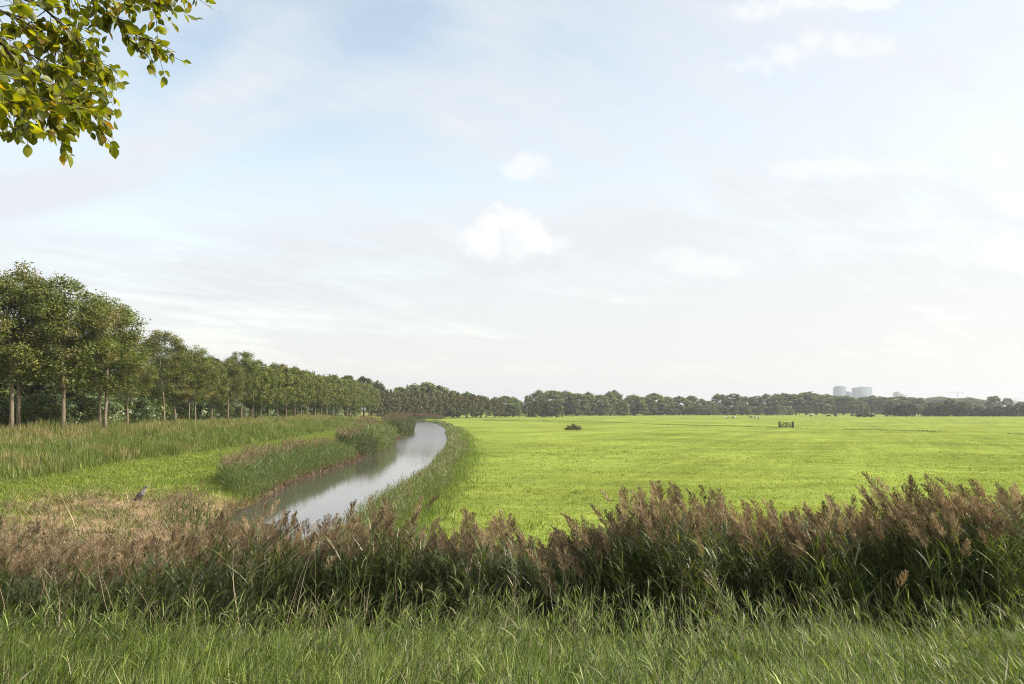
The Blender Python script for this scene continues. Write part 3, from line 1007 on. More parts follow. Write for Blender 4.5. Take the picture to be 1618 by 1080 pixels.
def far_reeds():
    n = 1500
    px = rng.uniform(628, 700, n)
    D = np.where(px < 672, rng.uniform(292, 325, n), rng.uniform(320, 350, n))
    x = (px - 809) / F * D
    P = np.column_stack([x, D, np.full(n, .5)])
    H = rng.uniform(1.3, 2.0, n) * np.interp(px, [625, 640, 665, 700], [.8, 1.0, 1.0, .45])
    reed_bed('reed_bed', 'rust brown reed bed closing off the far end of the canal', P, H, rng.normal(-.2, .7, n), np.full(n, .1), 5, 12, plume=.9, psize=3.2, leafW=.10, leafL=.5,
             pcol=[(.20, .125, .09), (.16, .10, .07)], spw=.02)


far_reeds()


def dead_canes():
    n = 900
    px = rng.uniform(-40, 1660, n)
    D = rng.uniform(7.6, 12.5, n)
    x = (px - 809) / F * D
    P = np.column_stack([x, D, np.minimum(ground_z(x, D), 1.6)])
    C = pick([(.33, .26, .17), (.25, .18, .11), (.40, .34, .24), (.14, .10, .065)], n)
    V, Q, C = blades(P, rng.uniform(.5, 1.7, n), rng.uniform(.005, .011, n), rng.uniform(0, 6.28, n), np.abs(rng.normal(.2, .35, n)), rng.normal(.2, .7, n), C, 6)
    tag(link('dead_reed_canes', build_mesh('dead_reed_canes', V, Q, C, M_straw)), 'dead and bent straw coloured canes among the foreground reeds', 'dry reeds', kind='stuff')


dead_canes()


# a few stalks that stand out above the belt
def reed_stalk(px, ptop, D, lean, wind, label):
    x = (px - 809) / F * D
    z = min(float(ground_z(x, D)), 1.3)
    H = ZC - (ptop - HOR) / F * D - z - .27
    e = link('reed_stalk', None, None, (x, D, z))
    gs = reed_parts(np.zeros((1, 3)), np.array([H]), np.array([wind]), np.array([lean]), 1, 130, lowleaf=.3)
    link('stem', gs[0].mesh('reed_stem', M_reed), e)
    for t in (.42, .55, .66, .75, .83, .90):
        hd = wind + rng.normal(0, .9)
        p = np.array([[math.cos(wind) * H * lean * t ** 1.8, math.sin(wind) * H * lean * t ** 1.8, H * t * (1 - .18 * lean * t)]])
        V, Q, C = blades(p, np.array([.40 * rng.uniform(.7, 1.15)]), np.array([.022]), np.array([hd]), np.array([rng.uniform(.5, 1.1)]), np.array([rng.uniform(.2, .9)]),
                         pick(RL[:3], 1))
        link('leaf', build_mesh('reed_leaf', V, Q, C, M_reed), e)
    link('plume', gs[2].mesh('reed_plume', M_plume), e)
    tag(e, label, 'reed', 'tall reeds standing above the foreground belt')


for a in ((1472, 741, 9.6, .08, 3.0, 'tallest reed stalk standing above the right foreground belt against the meadow'),
          (1487, 752, 9.9, .14, 3.3, 'reed stalk with drooping plume just right of the tallest reed'),
          (1548, 764, 9.5, .12, 3.0, 'tall reed stalk near the right edge, rising over the dark reeds'),
          (1040, 776, 9.7, .08, 2.9, 'tall reed stalk at the left shoulder of the high right reed clump'),
          (1165, 776, 9.8, .10, 3.2, 'tall reed stalk on the crest midway between centre and right edge'),
          (796, 800, 10.4, .03, 0, 'upright thin reed stalk alone against the meadow near the centre'),
          (1238, 800, 9.6, .12, 2.9, 'reed stalk in the gap between the two high right reed clumps'),
          (512, 806, 11.4, .06, .2, 'slender reed stalk silhouetted against the near canal water'),
          (535, 798, 11.8, .12, .1, 'pale reed stalk against the water beside the right bank reeds')):
    reed_stalk(*a)


# ------------------------------------------------------------------ grasses
def stuff(name, label, V, Q, C, mat, cat='grass'):
    return tag(link(name, build_mesh(name, V, Q, C, mat)), label, cat, kind='stuff')


def foreground_grass():
    pal = [(.140, .190, .038), (.180, .235, .050), (.24, .275, .085), (.062, .092, .020), (.25, .245, .12), (.34, .30, .19)]
    wts = [5, 4.5, 3, 5, 1.0, .45]
    # blades grow in tussocks that lean together
    n = 15500
    D = np.sqrt(rng.uniform(2.5 ** 2, 10.6 ** 2, n))
    x = rng.uniform(-1, 1, n) * (D * .70 + .8)
    thick = vnoise(x * 10, D * 10, 7, 80)
    k = rng.random(n) < np.interp(D, [2.5, 6, 8.6, 10.6], [1, 1, .8, .2]) * (.45 + .8 * thick)
    x, D, thick = x[k], D[k], thick[k]
    n = len(x)
    px = 809 + x / D * F
    hd0 = np.interp(px, [0, 700, 1618], [.0, .7, 2.9]) + rng.normal(0, .75, n)
    ln0 = np.clip(rng.normal(.52, .26, n), .02, 1.15)
    h0 = (.15 + .24 * vnoise(x * 10, D * 10, 9, 81)) * np.interp(D, [3, 8.5, 10.5], [.85, 1.1, 1.5]) * np.interp(px, [0, 700], [1.3, 1.0]) * rng.uniform(.75, 1.3, n)
    c0 = pick(pal, n, wts, .26)
    nb = 20
    i = np.repeat(np.arange(n), nb)
    m = len(i)
    bx = x[i] + rng.normal(0, .075, m)
    by = D[i] + rng.normal(0, .075, m)
    P = np.column_stack([bx, by, ground_z(bx, by) - .02])
    C = c0[i] * np.exp(rng.normal(0, .2, (m, 1)))
    dry = rng.random(m) < .035
    C[dry] = pick([(.32, .27, .17), (.26, .21, .13)], dry.sum())
    V, Q, C = blades(P, h0[i] * rng.uniform(.6, 1.2, m), rng.uniform(.004, .0095, m), hd0[i] + rng.normal(0, .75, m), np.clip(ln0[i] + rng.normal(0, .14, m), 0, 1.2),
                     np.clip(rng.normal(.35, .3, m), -.2, 1.2), C)
    g = Geo()
    g.add(V, Q, C)
    # leafy shoots standing among them
    n = 3600
    D = rng.uniform(4.0, 10.4, n)
    x = rng.uniform(-1, 1, n) * (D * .68 + .6)
    k = rng.random(n) < np.interp(D, [4, 7, 10.4], [.35, .8, 1.0]) * (.3 + .9 * vnoise(x * 10, D * 10, 8, 84))
    x, D = x[k], D[k]
    n = len(x)
    H = rng.uniform(.35, .8, n) * np.interp(D, [4, 8, 10.4], [.7, 1, 1.35])
    gs = reed_parts(np.column_stack([x, D, ground_z(x, D)]), H, np.interp(809 + x / D * F, [0, 700, 1618], [.0, .7, 2.9]) + rng.normal(0, .5, n),
                    np.clip(rng.normal(.28, .14, n), 0, .6), 9, 0, plume=0, leafL=.17, leafW=.0095, lcol=pal, lw=wts, lowleaf=.15)
    for q in gs[:2]:
        g.add(*q.arrays())
    stuff('long_grass', 'long uncut grass bending in the wind along the bottom foreground', *g.arrays(), M_grass)


foreground_grass()


def tufts(x, y, nb, L0, L1, W, pal, wts, mat, spread=.10, lean=.45, curl=.4, rows=3, hv=0.0):
    n = len(x)
    m = n * nb
    i = np.repeat(np.arange(n), nb)
    bx, by = x[i] + rng.normal(0, spread, m), y[i] + rng.normal(0, spread, m)
    P = np.column_stack([bx, by, ground_z(bx, by) - .02])
    L = rng.uniform(L0, L1, m)
    if hv:
        L = L * (1 - hv + 2 * hv * vnoise(bx, by, 3.1, 111) * (.5 + vnoise(bx, by, 1.2, 112)))
    C = pick(pal, n, wts, .12 + hv * .3)[i] * np.exp(rng.normal(0, .12, (m, 1)))
    hd = rng.uniform(0, 6.28, m)
    return blades(P, L, W * rng.uniform(.7, 1.3, m), hd, np.abs(rng.normal(lean, .2, m)), rng.uniform(0, curl, m), C, rows)


def bank_grass():
    # tall rough grass on the slope below the avenue
    n = 26000
    y = 34 + (210 - 34) * rng.random(n) ** 1.5
    d = rng.uniform(11.5, 24.5, n)
    x = xL(y) - d
    k = (809 + x / y * F > -60) & (rng.random(n) < np.interp(d, [11.5, 13.5, 22, 24.5], [.35, 1, 1, .5]))
    x, y, d = x[k], y[k], d[k]
    straw = (sm(d + 3 * (vnoise(x, y, 6, 91) - .5), 15, 21) * .55 + .55 * sm(vnoise(x, y, 5, 92), .62, .8)) * 1.0
    s = rng.random(len(x)) < straw * .55
    green = [(.125, .165, .034), (.155, .19, .042), (.085, .12, .026), (.19, .21, .06)]
    dry = [(.34, .27, .145), (.29, .23, .12), (.23, .21, .09)]
    W = .03 + y[0] * 0
    a = tufts(x[~s], y[~s], 8, .35, .85, .035, green, None, M_grass, .16, .34, hv=.6)
    b = tufts(x[s], y[s], 8, .5, 1.0, .026, dry, None, M_grass, .14, .22, hv=.4)
    g = Geo()
    g.add(*a)
    g.add(*b)
    stuff('rough_grass', 'tall rough grass with straw coloured heads on the slope below the avenue', *g.arrays(), M_grass)
    # short bright grass of the path between the slope and the reeds
    n = 30000
    y = 26 + (150 - 26) * rng.random(n) ** 1.6
    d = rng.uniform(1.5, 12.5, n)
    x = xL(y) - d
    k = (809 + x / y * F > -60) & (rng.random(n) > bare_patch(x, y) * .93)
    x, y = x[k], y[k]
    V, Q, C = tufts(x, y, 5, .08, .24, .03, [tuple(LIME * .8), tuple(LIME * 1.05), (.12, .17, .03), (.27, .25, .08)], [4, 4, 2, .8], M_grass, .12, .5)
    stuff('path_grass', 'short lime green grass on the strip between slope and canal reeds', V, Q, C, M_grass)


bank_grass()


def straw_litter():
    n = 26000
    y = rng.uniform(14, 43, n)
    d = rng.uniform(.2, 16, n)
    x = xL(y) - d
    k = rng.random(n) < bare_patch(x, y) * (1 - .05 * np.clip(d - 4, 0, 8)) * (.4 + vnoise(x, y, 1.7, 38))
    x, y = x[k], y[k]
    n = len(x)
    L = rng.uniform(.25, 1.0, n)
    W = rng.uniform(.010, .026, n)
    P = np.column_stack([x, y, ground_z(x, y) + rng.uniform(0, 1, n) ** 2 * .38 * sm(vnoise(x, y, 1.3, 37), .3, .8)])
    C = pick([(.27, .20, .115), (.20, .14, .08), (.36, .28, .175), (.15, .09, .05), (.18, .17, .065)], n, [4, 4, 2, 2.4, 1], .22)
    V, Q, C = blades(P, L, W, rng.normal(.2, .8, n) + PI * (rng.random(n) < .5), np.where(rng.random(n) < .2, rng.uniform(.3, 1.1, n), rng.uniform(1.1, 1.6, n)), rng.uniform(-.3, .45, n), C, 3, face=rng.uniform(0, 6.28, n))
    stuff('reed_litter', 'flattened bed of dry tan reed stems where the bird stands', V, Q, C, M_straw, 'dry reeds')
    # broken brown stems along the water's edge
    n = 4200
    y = 36 + rng.random(n) ** 1.3 * 90
    d = rng.normal(.12, .16, n)
    x = xL(y) - d
    P = np.column_stack([x, y, np.maximum(ground_z(x, y), 0) + rng.uniform(0, .12, n)])
    V, Q, C = blades(P, rng.uniform(.12, .40, n), .016 + y * .0004, rng.uniform(0, 6.28, n), rng.uniform(.2, 1.4, n), rng.uniform(0, .5, n),
                     pick([(.17, .10, .06), (.22, .145, .085), (.11, .07, .045)], n), 3)
    stuff('bank_litter', 'brown broken reed stems along the left waterline', V, Q, C, M_straw, 'dry reeds')
    # sparse weeds on it
    m = 420
    y = rng.uniform(22, 41, m)
    x = xL(y) - rng.uniform(.8, 11, m)
    k = bare_patch(x, y) > .4
    V, Q, C = tufts(x[k], y[k], 14, .1, .4, .03, [(.09, .12, .03), (.14, .16, .05), (.12, .09, .05)], None, M_grass, .12, .6)
    stuff('weeds', 'scattered low weeds growing through the dry reed litter', V, Q, C, M_grass, 'weeds')


straw_litter()


def meadow_grass():
    n = 150000
    y = 20 + (230 - 20) * rng.random(n) ** 1.9
    x = xR(y) + 1.9 + rng.random(n) * (y * .68 + 9)
    k = (809 + x / y * F < 1680)
    x, y = x[k], y[k]
    keep = rng.random(len(x)) < (.35 + .9 * vnoise(x * .35, y, 1.6, 95) * vnoise(x * .4, y, 4.3, 96)) * (1 - sm(y, 60, 220))
    x, y = x[keep], y[keep]
    V, Q, C = tufts(x, y, 4, .05, .14, .024, [tuple(MEADOW * 1.1), tuple(MEADOW * .92), (.225, .25, .035), (.13, .175, .024)], [5, 4, 3, 2], M_turf, .10, .7)
    g = Geo()
    g.add(V, Q, C)
    # taller tufts in loose drifts, green darkened to stand for tuft shadows
    m = 7000
    y = 22 + (105 - 22) * rng.random(m) ** 1.3
    x = xR(y) + 2.2 + rng.random(m) * (y * .68 + 9)
    k = (809 + x / y * F < 1680) & (rng.random(m) < sm(vnoise(x * .8 + y * .62, y * .2 - x * .1, 2.0, 101), .5, .95))
    x, y = x[k], y[k]
    g.add(*tufts(x, y, 6, .10, .24, .03, [(.11, .15, .026), (.14, .18, .03), (.17, .20, .04)], None, M_turf, .14, .6))
    # ragged edge between the bank reeds and the field
    m = 5200
    y = 22 + (180 - 22) * rng.random(m) ** 1.4
    x = xR(y) + 1.3 + np.abs(rng.normal(0, .9, m))
    g.add(*tufts(x, y, 7, .12, .5, .022, [(.16, .21, .06), (.20, .24, .075), (.12, .17, .04), (.25, .24, .11)], [4, 4, 3, 1], M_turf, .14, .4, hv=.4))
    stuff('meadow_grass', 'short bright grass of the grazed meadow', *g.arrays(), M_turf)
    # rough tussocks and the ditch edges
    pts = []
    for k in range(1300):
        xx = rng.uniform(-10, 92)
        yy = float(ditch_y(xx)) + rng.normal(0, .7) + 2.5 * (vnoise(xx, 0, 9, 97) - .5)
        if vnoise(xx, 0, 4.0, 98) > .22:
            pts.append((xx, yy))
    # loose dark tufts beyond, in broken lines
    for (p0, q0, p1, q1, c, sp) in ((780, 661.5, 945, 663.5, 170, .5), (700, 661, 880, 664.5, 110, .6), (1060, 661, 1330, 661.5, 120, .4), (985, 660, 1060, 660.5, 30, .4),
                                    (1190, 663.5, 1260, 664, 24, .3), (1330, 678, 1380, 680, 16, .5)):
        for k in range(c):
            f = rng.random()
            if vnoise(f * 40, 0, 3, 99) < .35:
                continue
            xx, yy = at(p0 + (p1 - p0) * f, q0 + (q1 - q0) * f, .6)
            pts.append((xx + rng.normal(0, .5), yy + rng.normal(0, sp * 3)))
    pts = np.array(pts)
    V, Q, C = tufts(pts[:, 0], pts[:, 1], 8, .12, .36, .06, [(.09, .12, .028), (.12, .15, .034), (.15, .18, .035), (.07, .075, .03)], [4, 4, 3, 1], M_grass, .9, .6)
    stuff('ditch_grass', 'dark rough tussocks along the ditches of the meadow', V, Q, C, M_grass)


meadow_grass()

# ------------------------------------------------------------------ meadow things
clump = make_tree('meadow_bush', 304, 1.1, .05, 3.6, 2600, .20, [(.105, .085, .04), (.08, .085, .03), (.15, .12, .06), (.08, .08, .03)], None, tr=.02, limbs=9, fill=.9, top=.5,
                  shape='dome', tcol=(.13, .10, .06))
cx, cy = at(906, 679.5, .6)
put_tree('meadow_bush', cx, cy, .85, clump, 1.1, .6, 'low brownish bush standing alone in the open meadow', None, 'bush', part='foliage', sx=1.2)
hx, hy = at(1366, 658.6, .6)
hb = put_tree('meadow_bush', hx, hy, 2.1, dark_bush[0], 7.0, 2.0, 'low dark bush among the grazing cows before the small tree row', None, 'bush', sx=3.4)
hx, hy = at(1351, 657.5, .6)
put_tree('meadow_bush', hx, hy, 1.0, far_bush[2], 6.0, 1.0, 'faint small tussock bush left of the low dark bush by the cows', None, 'bush', sx=4.0)


def gate():
    x, y = at(1242, 675.2, .62)
    e = link('field_gate', None, None, (x, y, .6), R(4))
    dk = np.array((.035, .034, .026))
    for sx in (-1.62, 1.62):
        g = Geo()
        g.add(*box((sx - .10, -.10, -.2), (sx + .10, .10, 1.38)), dk)
        g.add(*box((sx - .12, -.12, 1.38), (sx + .12, .12, 1.42)), dk)
        link('gate_post', g.mesh('gate_post', M_wood), e)
    for z in (.22, .48, .74, 1.02):
        link('rail', Geo().add(*box((-1.50, -.03, z), (1.50, .03, z + .13)), dk * 1.5).mesh('gate_rail', M_wood), e)
    for sx in (-1.46, 0, 1.34):
        link('stile', Geo().add(*box((sx, -.085, .12), (sx + .12, -.032, 1.2)), dk * 1.3).mesh('gate_stile', M_wood), e)
    for s in (-1, 1):
        a, b = np.array([s * 1.40, .06, .18]), np.array([s * .06, .06, 1.14])
        link('brace', Geo().add(*tube([a, (a + b) / 2, b], .065, 4), dk * 1.3).mesh('gate_brace', M_wood), e)
    tag(e, 'dark wooden field gate with crossed braces between two posts', 'gate')


gate()


# ------------------------------------------------------------------ animals
def blob(parts, voxel, color_fn, name, smooth=6):
    """ellipsoids and tapered limbs merged into one continuous body"""
    g = Geo()
    for p in parts:
        if p[0] == 'e':
            _, c, r, tilt = p
            u = np.linspace(0, 2 * PI, 14, endpoint=False)
            v = np.linspace(.12, PI - .12, 9)
            pts = np.stack([np.cos(u)[None] * np.sin(v)[:, None], np.sin(u)[None] * np.sin(v)[:, None], np.cos(v)[:, None] + 0 * u[None]], -1) * np.array(r)
            ct, st = math.cos(tilt), math.sin(tilt)
            xx, zz = pts[..., 0] * ct - pts[..., 2] * st, pts[..., 0] * st + pts[..., 2] * ct
            pts = np.stack([xx, pts[..., 1], zz], -1).reshape(-1, 3) + np.array(c)
            i = np.arange(8)[:, None] * 14 + np.arange(14)[None]
            k = np.arange(8)[:, None] * 14 + ((np.arange(14) + 1) % 14)[None]
            Q = np.stack([i, i + 14, k + 14, k], -1).reshape(-1, 4)
            caps = []
            for r0, fl in ((0, 0), (8 * 14, 1)):
                idx = list(range(r0, r0 + 14))
                if fl:
                    idx = idx[::-1]
                for q in range(1, 13, 2):
                    caps.append([idx[0], idx[q], idx[q + 1], idx[(q + 2) % 14]])
            g.add(pts, np.vstack([Q, caps]), (1, 1, 1))
        else:
            _, pts, rad = p
            g.add(*tube(np.array(pts, float), rad, 8), (1, 1, 1))
    me = g.mesh(name + '_raw', M_hide)
    o = bpy.data.objects.new(name + '_raw', me)
    COL.objects.link(o)
    md = o.modifiers.new('remesh', 'REMESH')
    md.mode = 'VOXEL'
    md.voxel_size = voxel
    s = o.modifiers.new('smooth', 'SMOOTH')
    s.iterations = smooth
    s.factor = .5
    dg = bpy.context.evaluated_depsgraph_get()
    res = bpy.data.meshes.new_from_object(o.evaluated_get(dg))
    bpy.data.objects.remove(o)
    res.name = name
    n = len(res.vertices)
    co = np.empty(n * 3, np.float32)
    res.vertices.foreach_get('co', co)
    co = co.reshape(-1, 3)
    for nm in [a.name for a in res.attributes if a.name == 'tint']:
        res.attributes.remove(res.attributes[nm])
    at_ = res.attributes.new('tint', 'FLOAT_COLOR', 'POINT')
    C = np.ones((n, 4), np.float32)
    C[:, :3] = color_fn(co)
    at_.data.foreach_set('color', C.ravel())
    res.polygons.foreach_set('use_smooth', np.ones(len(res.polygons), bool))
    res.materials.clear()
    res.materials.append(M_hide)
    return res


def cow_mesh(name, pose, c1, c2, seed, amount):
    P = [('e', (0, 0, 1.0), (.78, .33, .38), 0), ('e', (.48, 0, 1.02), (.42, .31, .40), 0), ('e', (-.62, 0, 1.06), (.36, .30, .34), 0)]
    low = 0.0
    if pose == 'graze':
        P += [('t', [(.75, 0, 1.12), (1.05, 0, .85), (1.22, 0, .5)], [.24, .18, .13]), ('e', (1.30, 0, .30), (.13, .13, .27), -.35),
              ('t', [(1.19, .09, .50), (1.17, .24, .48)], [.05, .03]), ('t', [(1.19, -.09, .50), (1.17, -.24, .48)], [.05, .03])]
    elif pose == 'lie':
        P += [('t', [(.72, 0, 1.12), (.98, 0, 1.35), (1.12, 0, 1.5)], [.24, .18, .14]), ('e', (1.28, 0, 1.48), (.27, .12, .13), -.3),
              ('t', [(1.10, .1, 1.56), (1.08, .26, 1.56)], [.05, .03]), ('t', [(1.10, -.1, 1.56), (1.08, -.26, 1.56)], [.05, .03])]
    else:
        P += [('t', [(.72, 0, 1.15), (1.02, 0, 1.32), (1.16, 0, 1.42)], [.25, .18, .14]), ('e', (1.32, 0, 1.36), (.28, .12, .13), -.5),
              ('t', [(1.13, .1, 1.48), (1.1, .26, 1.47)], [.05, .03]), ('t', [(1.13, -.1, 1.48), (1.1, -.26, 1.47)], [.05, .03])]
    if pose == 'lie':
        for s in (-1, 1):
            P += [('t', [(.5, s * .2, .85), (.75, s * .3, .70), (.45, s * .34, .68)], [.14, .09, .07]),
                  ('t', [(-.55, s * .22, .9), (-.25, s * .40, .74), (-.6, s * .42, .68)], [.2, .12, .07])]
    else:
        for s in (-1, 1):
            P += [('t', [(.52, s * .18, .85), (.54, s * .18, .45), (.52, s * .18, .22), (.54, s * .18, 0)], [.14, .08, .055, .065]),
                  ('t', [(-.68, s * .18, .95), (-.58, s * .19, .62), (-.76, s * .18, .42), (-.72, s * .18, 0)], [.2, .13, .07, .065])]
    P += [('t', [(-.95, 0, 1.18), (-1.04, 0, .9), (-1.03, 0, .5)], [.05, .03, .04])]

    def colr(co):
        v = vnoise(co[:, 0] * 10, co[:, 2] * 10 + 4 * np.abs(co[:, 1]) * 10, 4.2, seed)
        return np.where((v > amount)[:, None], np.array(c1), np.array(c2))
    me = blob(P, .045, colr, name)
    if pose == 'lie':
        co = np.empty(len(me.vertices) * 3, np.float32)
        me.vertices.foreach_get('co', co)
        co[2::3] -= .62
        me.vertices.foreach_set('co', co)
    return me


BLK, WHT, BRN = (.018, .016, .015), (.70, .66, .60), (.16, .07, .035)
COWS = [(1147.5, 660.6, 'lie', BRN, WHT, .42, R(180), 'brown and white cow, leftmost of the cows in the far meadow'),
        (1159, 660.2, 'lie', (.07, .035, .02), WHT, .3, R(12), 'dark brown cow lying just right of the brown and white cow'),
        (1189, 661.0, 'graze', BLK, WHT, .55, R(172), 'black and white cow, left one of the overlapping pair'),
        (1196, 661.0, 'lie', BLK, WHT, .72, R(-10), 'mostly white cow lying, right one of the overlapping pair'),
        (1282, 658.9, 'stand', BLK, WHT, .45, R(150), 'small black and white cow left of the big black one'),
        (1309.5, 658.8, 'graze', BLK, BLK, .5, R(176), 'big all black grazing cow seen side on'),
        (1320, 658.6, 'stand', BLK, BLK, .5, R(110), 'black cow standing end on right beside the grazing black cow'),
        (1379, 658.9, 'graze', BLK, BLK, .5, R(8), 'black cow grazing at the right end of the low dark bush'),
        (1448, 658.7, 'stand', WHT, WHT, .5, R(75), 'white cow seen end on before the dark hedge')]
for k, (px, py, pose, a, b, am, rz, lab) in enumerate(COWS):
    x, y = at(px, py, .6)
    o = link('cow', cow_mesh('cow', pose, a, b, 300 + k, am), None, (x, y, float(ground_z(x, y)) - .02), rz)
    tag(o, lab, 'cow', 'cows in the far meadow')


def heron():
    x, y = at(222, 797.5, .72)
    z = float(ground_z(x, y)) - .05
    P = [('e', (0, 0, .40), (.25, .105, .12), .62), ('e', (.06, 0, .47), (.14, .095, .12), .5),
         ('t', [(-.10, 0, .34), (-.22, 0, .22), (-.31, 0, .13)], [.09, .06, .02]),
         ('t', [(.13, 0, .50), (.20, 0, .57), (.19, 0, .64), (.235, 0, .685)], [.085, .06, .045, .042]),
         ('e', (.26, 0, .70), (.068, .038, .040), .1)]
    for s in (-1, 1):
        P.append(('t', [(.0, s * .045, .34), (-.03, s * .045, .18), (-.01, s * .045, .0)], [.035, .018, .014]))

    def colr(co):
        c = np.tile(np.array((.17, .165, .175)), (len(co), 1))
        wing = (co[:, 0] < .02) & (co[:, 2] > .12)
        c[wing] = (.105, .10, .115)
        c[(co[:, 0] > .10) & (co[:, 2] > .42)] = (.36, .34, .34)
        c[co[:, 0] < -.2] = (.045, .045, .055)
        c[(co[:, 2] > .66)] = (.40, .39, .38)
        c[(co[:, 2] > .705)] = (.03, .03, .035)
        c[(co[:, 2] < .16) & (co[:, 0] > -.15)] = (.14, .12, .08)
        return c
    me = blob(P, .011, colr, 'heron', 4)
    o = link('heron', me, None, (x, y, z), R(-14))
    b = Geo()
    b.add(*tube([(.31, 0, .702), (.37, 0, .69), (.435, 0, .672)], [.018, .012, .002], 6), (.30, .21, .07))
    link('beak', b.mesh('heron_beak', M_hide, True), o)
    c = Geo()
    c.add(*tube([(.25, .0, .738), (.17, 0, .728), (.10, 0, .70)], [.010, .008, .002], 5), (.02, .02, .022))
    link('crest', c.mesh('heron_crest', M_hide, True), o)
    tag(o, 'grey heron standing hunched on the dry reed litter by the water', 'heron')


heron()


# ------------------------------------------------------------------ skyline
def block(name, px0, px1, ptop, D, depth, floors, label, steps, colr=(.19, .235, .285), rz=0):
    x0, x1 = (px0 - 809) / F * D, (px1 - 809) / F * D
    w = x1 - x0
    top = ZC + (HOR - ptop) / F * D
    e = link(name, None, None, ((x0 + x1) / 2, D, .5), rz)
    g = Geo()
    c = np.array(colr)
    h = w / 2
    dp = depth / 2
    g.add(*box((-h, -dp, 0), (h, dp, top)), c)
    link('wall', g.mesh('tower_wall', M_wall), e)
    # bands of windows, one object per storey
    fh = top / floors
    glass = c * np.array((.42, .50, .58))
    nb = int(w / 3.6)
    for k in range(max(0, floors - 14), floors):
        gw = Geo()
        for j in range(nb):
            a = -h + w * (j + .16) / nb
            b = -h + w * (j + .84) / nb
            gw.add(*box((a, -dp - .12, k * fh + .9), (b, -dp - .01, k * fh + fh - .55)), glass)
        link('window_band', gw.mesh('window_band', M_steel), e)
    for (a, b, hh) in steps:
        g2 = Geo()
        g2.add(*box((-h + a * w, -dp * .7, top + .01), (-h + b * w, dp * .7, top + hh)), c * .9)
        link('roof_storey', g2.mesh('roof_storey', M_wall), e)
    tag(e, label, 'tower block', 'distant tower blocks above the trees')


block('tower_block', 1319, 1334, 611.5, 2400, 28, 24, 'narrow pale tower block, left and tallest on the skyline', [(.12, .88, 2.6)])
block('tower_block', 1335.5, 1347, 620, 2500, 24, 18, 'low grey block between the two pale towers on the skyline', [(.1, .5, 3)], (.12, .15, .19))
block('tower_block', 1348.5, 1375, 612.5, 2400, 26, 24, 'broad pale tower block right of the narrow tower on the skyline', [(.36, .98, 2.4)])
block('tower_block', 1413, 1420, 620.5, 2700, 24, 19, 'small hazy block left of a stepped pair right of the towers', [(.3, .7, 4)], (.18, .19, .20))
block('tower_block', 1421, 1430, 623.5, 2720, 24, 16, 'lower small hazy block right of a stepped pair', [(.1, .4, 3)], (.24, .24, .24))
block('tower_block', 1601, 1609, 634, 2600, 24, 12, 'small low white block at the right edge behind the hedge trees', [(.3, .8, 3)], (.6, .6, .6))


def crane(px, pm, D, jl, jr, label, h0=620):
    x = (px - 809) / F * D
    top = ZC + (HOR - pm) / F * D
    e = link('tower_crane', None, None, (x, D, .5))
    c = np.array((.28, .27, .26))
    g = Geo()
    s = .8
    for a in (-s, s):
        for b in (-s, s):
            g.add(*box((a - .16, b - .16, 0), (a + .16, b + .16, top)), c)
    z = 0
    k = 0
    while z < top - 3:
        a, b = (-s, s) if k % 2 else (s, -s)
        g.add(*tube([(a, -s, z), (0, -s, z + 1.5), (b, -s, z + 3)], .12, 4), c)
        g.add(*tube([(a, s, z), (0, s, z + 1.5), (b, s, z + 3)], .12, 4), c)
        z += 3
        k += 1
    link('mast', g.mesh('crane_mast', M_steel), e)
    J0, J1 = jl / F * D, jr / F * D
    for nm, a, b in (('counter_jib', 0, J1), ('jib', J0, 0)):
        g = Geo()
        for yy, zz in ((-.7, top), (.7, top), (0, top + 1.5)):
            g.add(*box((a, yy - .13, zz), (b, yy + .13, zz + .26)), c)
        n = max(3, int((b - a) / 2.5))
        for k in range(n):
            xa = a + (b - a) * k / n
            xb = a + (b - a) * (k + 1) / n
            g.add(*tube([(xa, -.7, top + .1), ((xa + xb) / 2, 0, top + 1.6), (xb, -.7, top + .1)], .09, 4), c)
        link(nm, g.mesh('crane_' + nm, M_steel), e)
    g = Geo().add(*box((J1 - 3.2, -1, top - 2.6), (J1 - .6, 1, top - .02)), c * .8)
    link('counterweight', g.mesh('crane_counterweight', M_wall), e)
    g = Geo().add(*tube([(0, 0, top + 1), (0, 0, top + 4), (0, 0, top + 7)], [.6, .4, .15], 4), c)
    link('tower_head', g.mesh('crane_tower_head', M_steel), e)
    tag(e, label, 'crane')


crane(1512.5, 620, 2300, -16, 9, 'thin tower crane on the skyline above the humped wood')
crane(1603, 630, 2500, -14, 8, 'faint tower crane at the right edge behind the hedge trees')


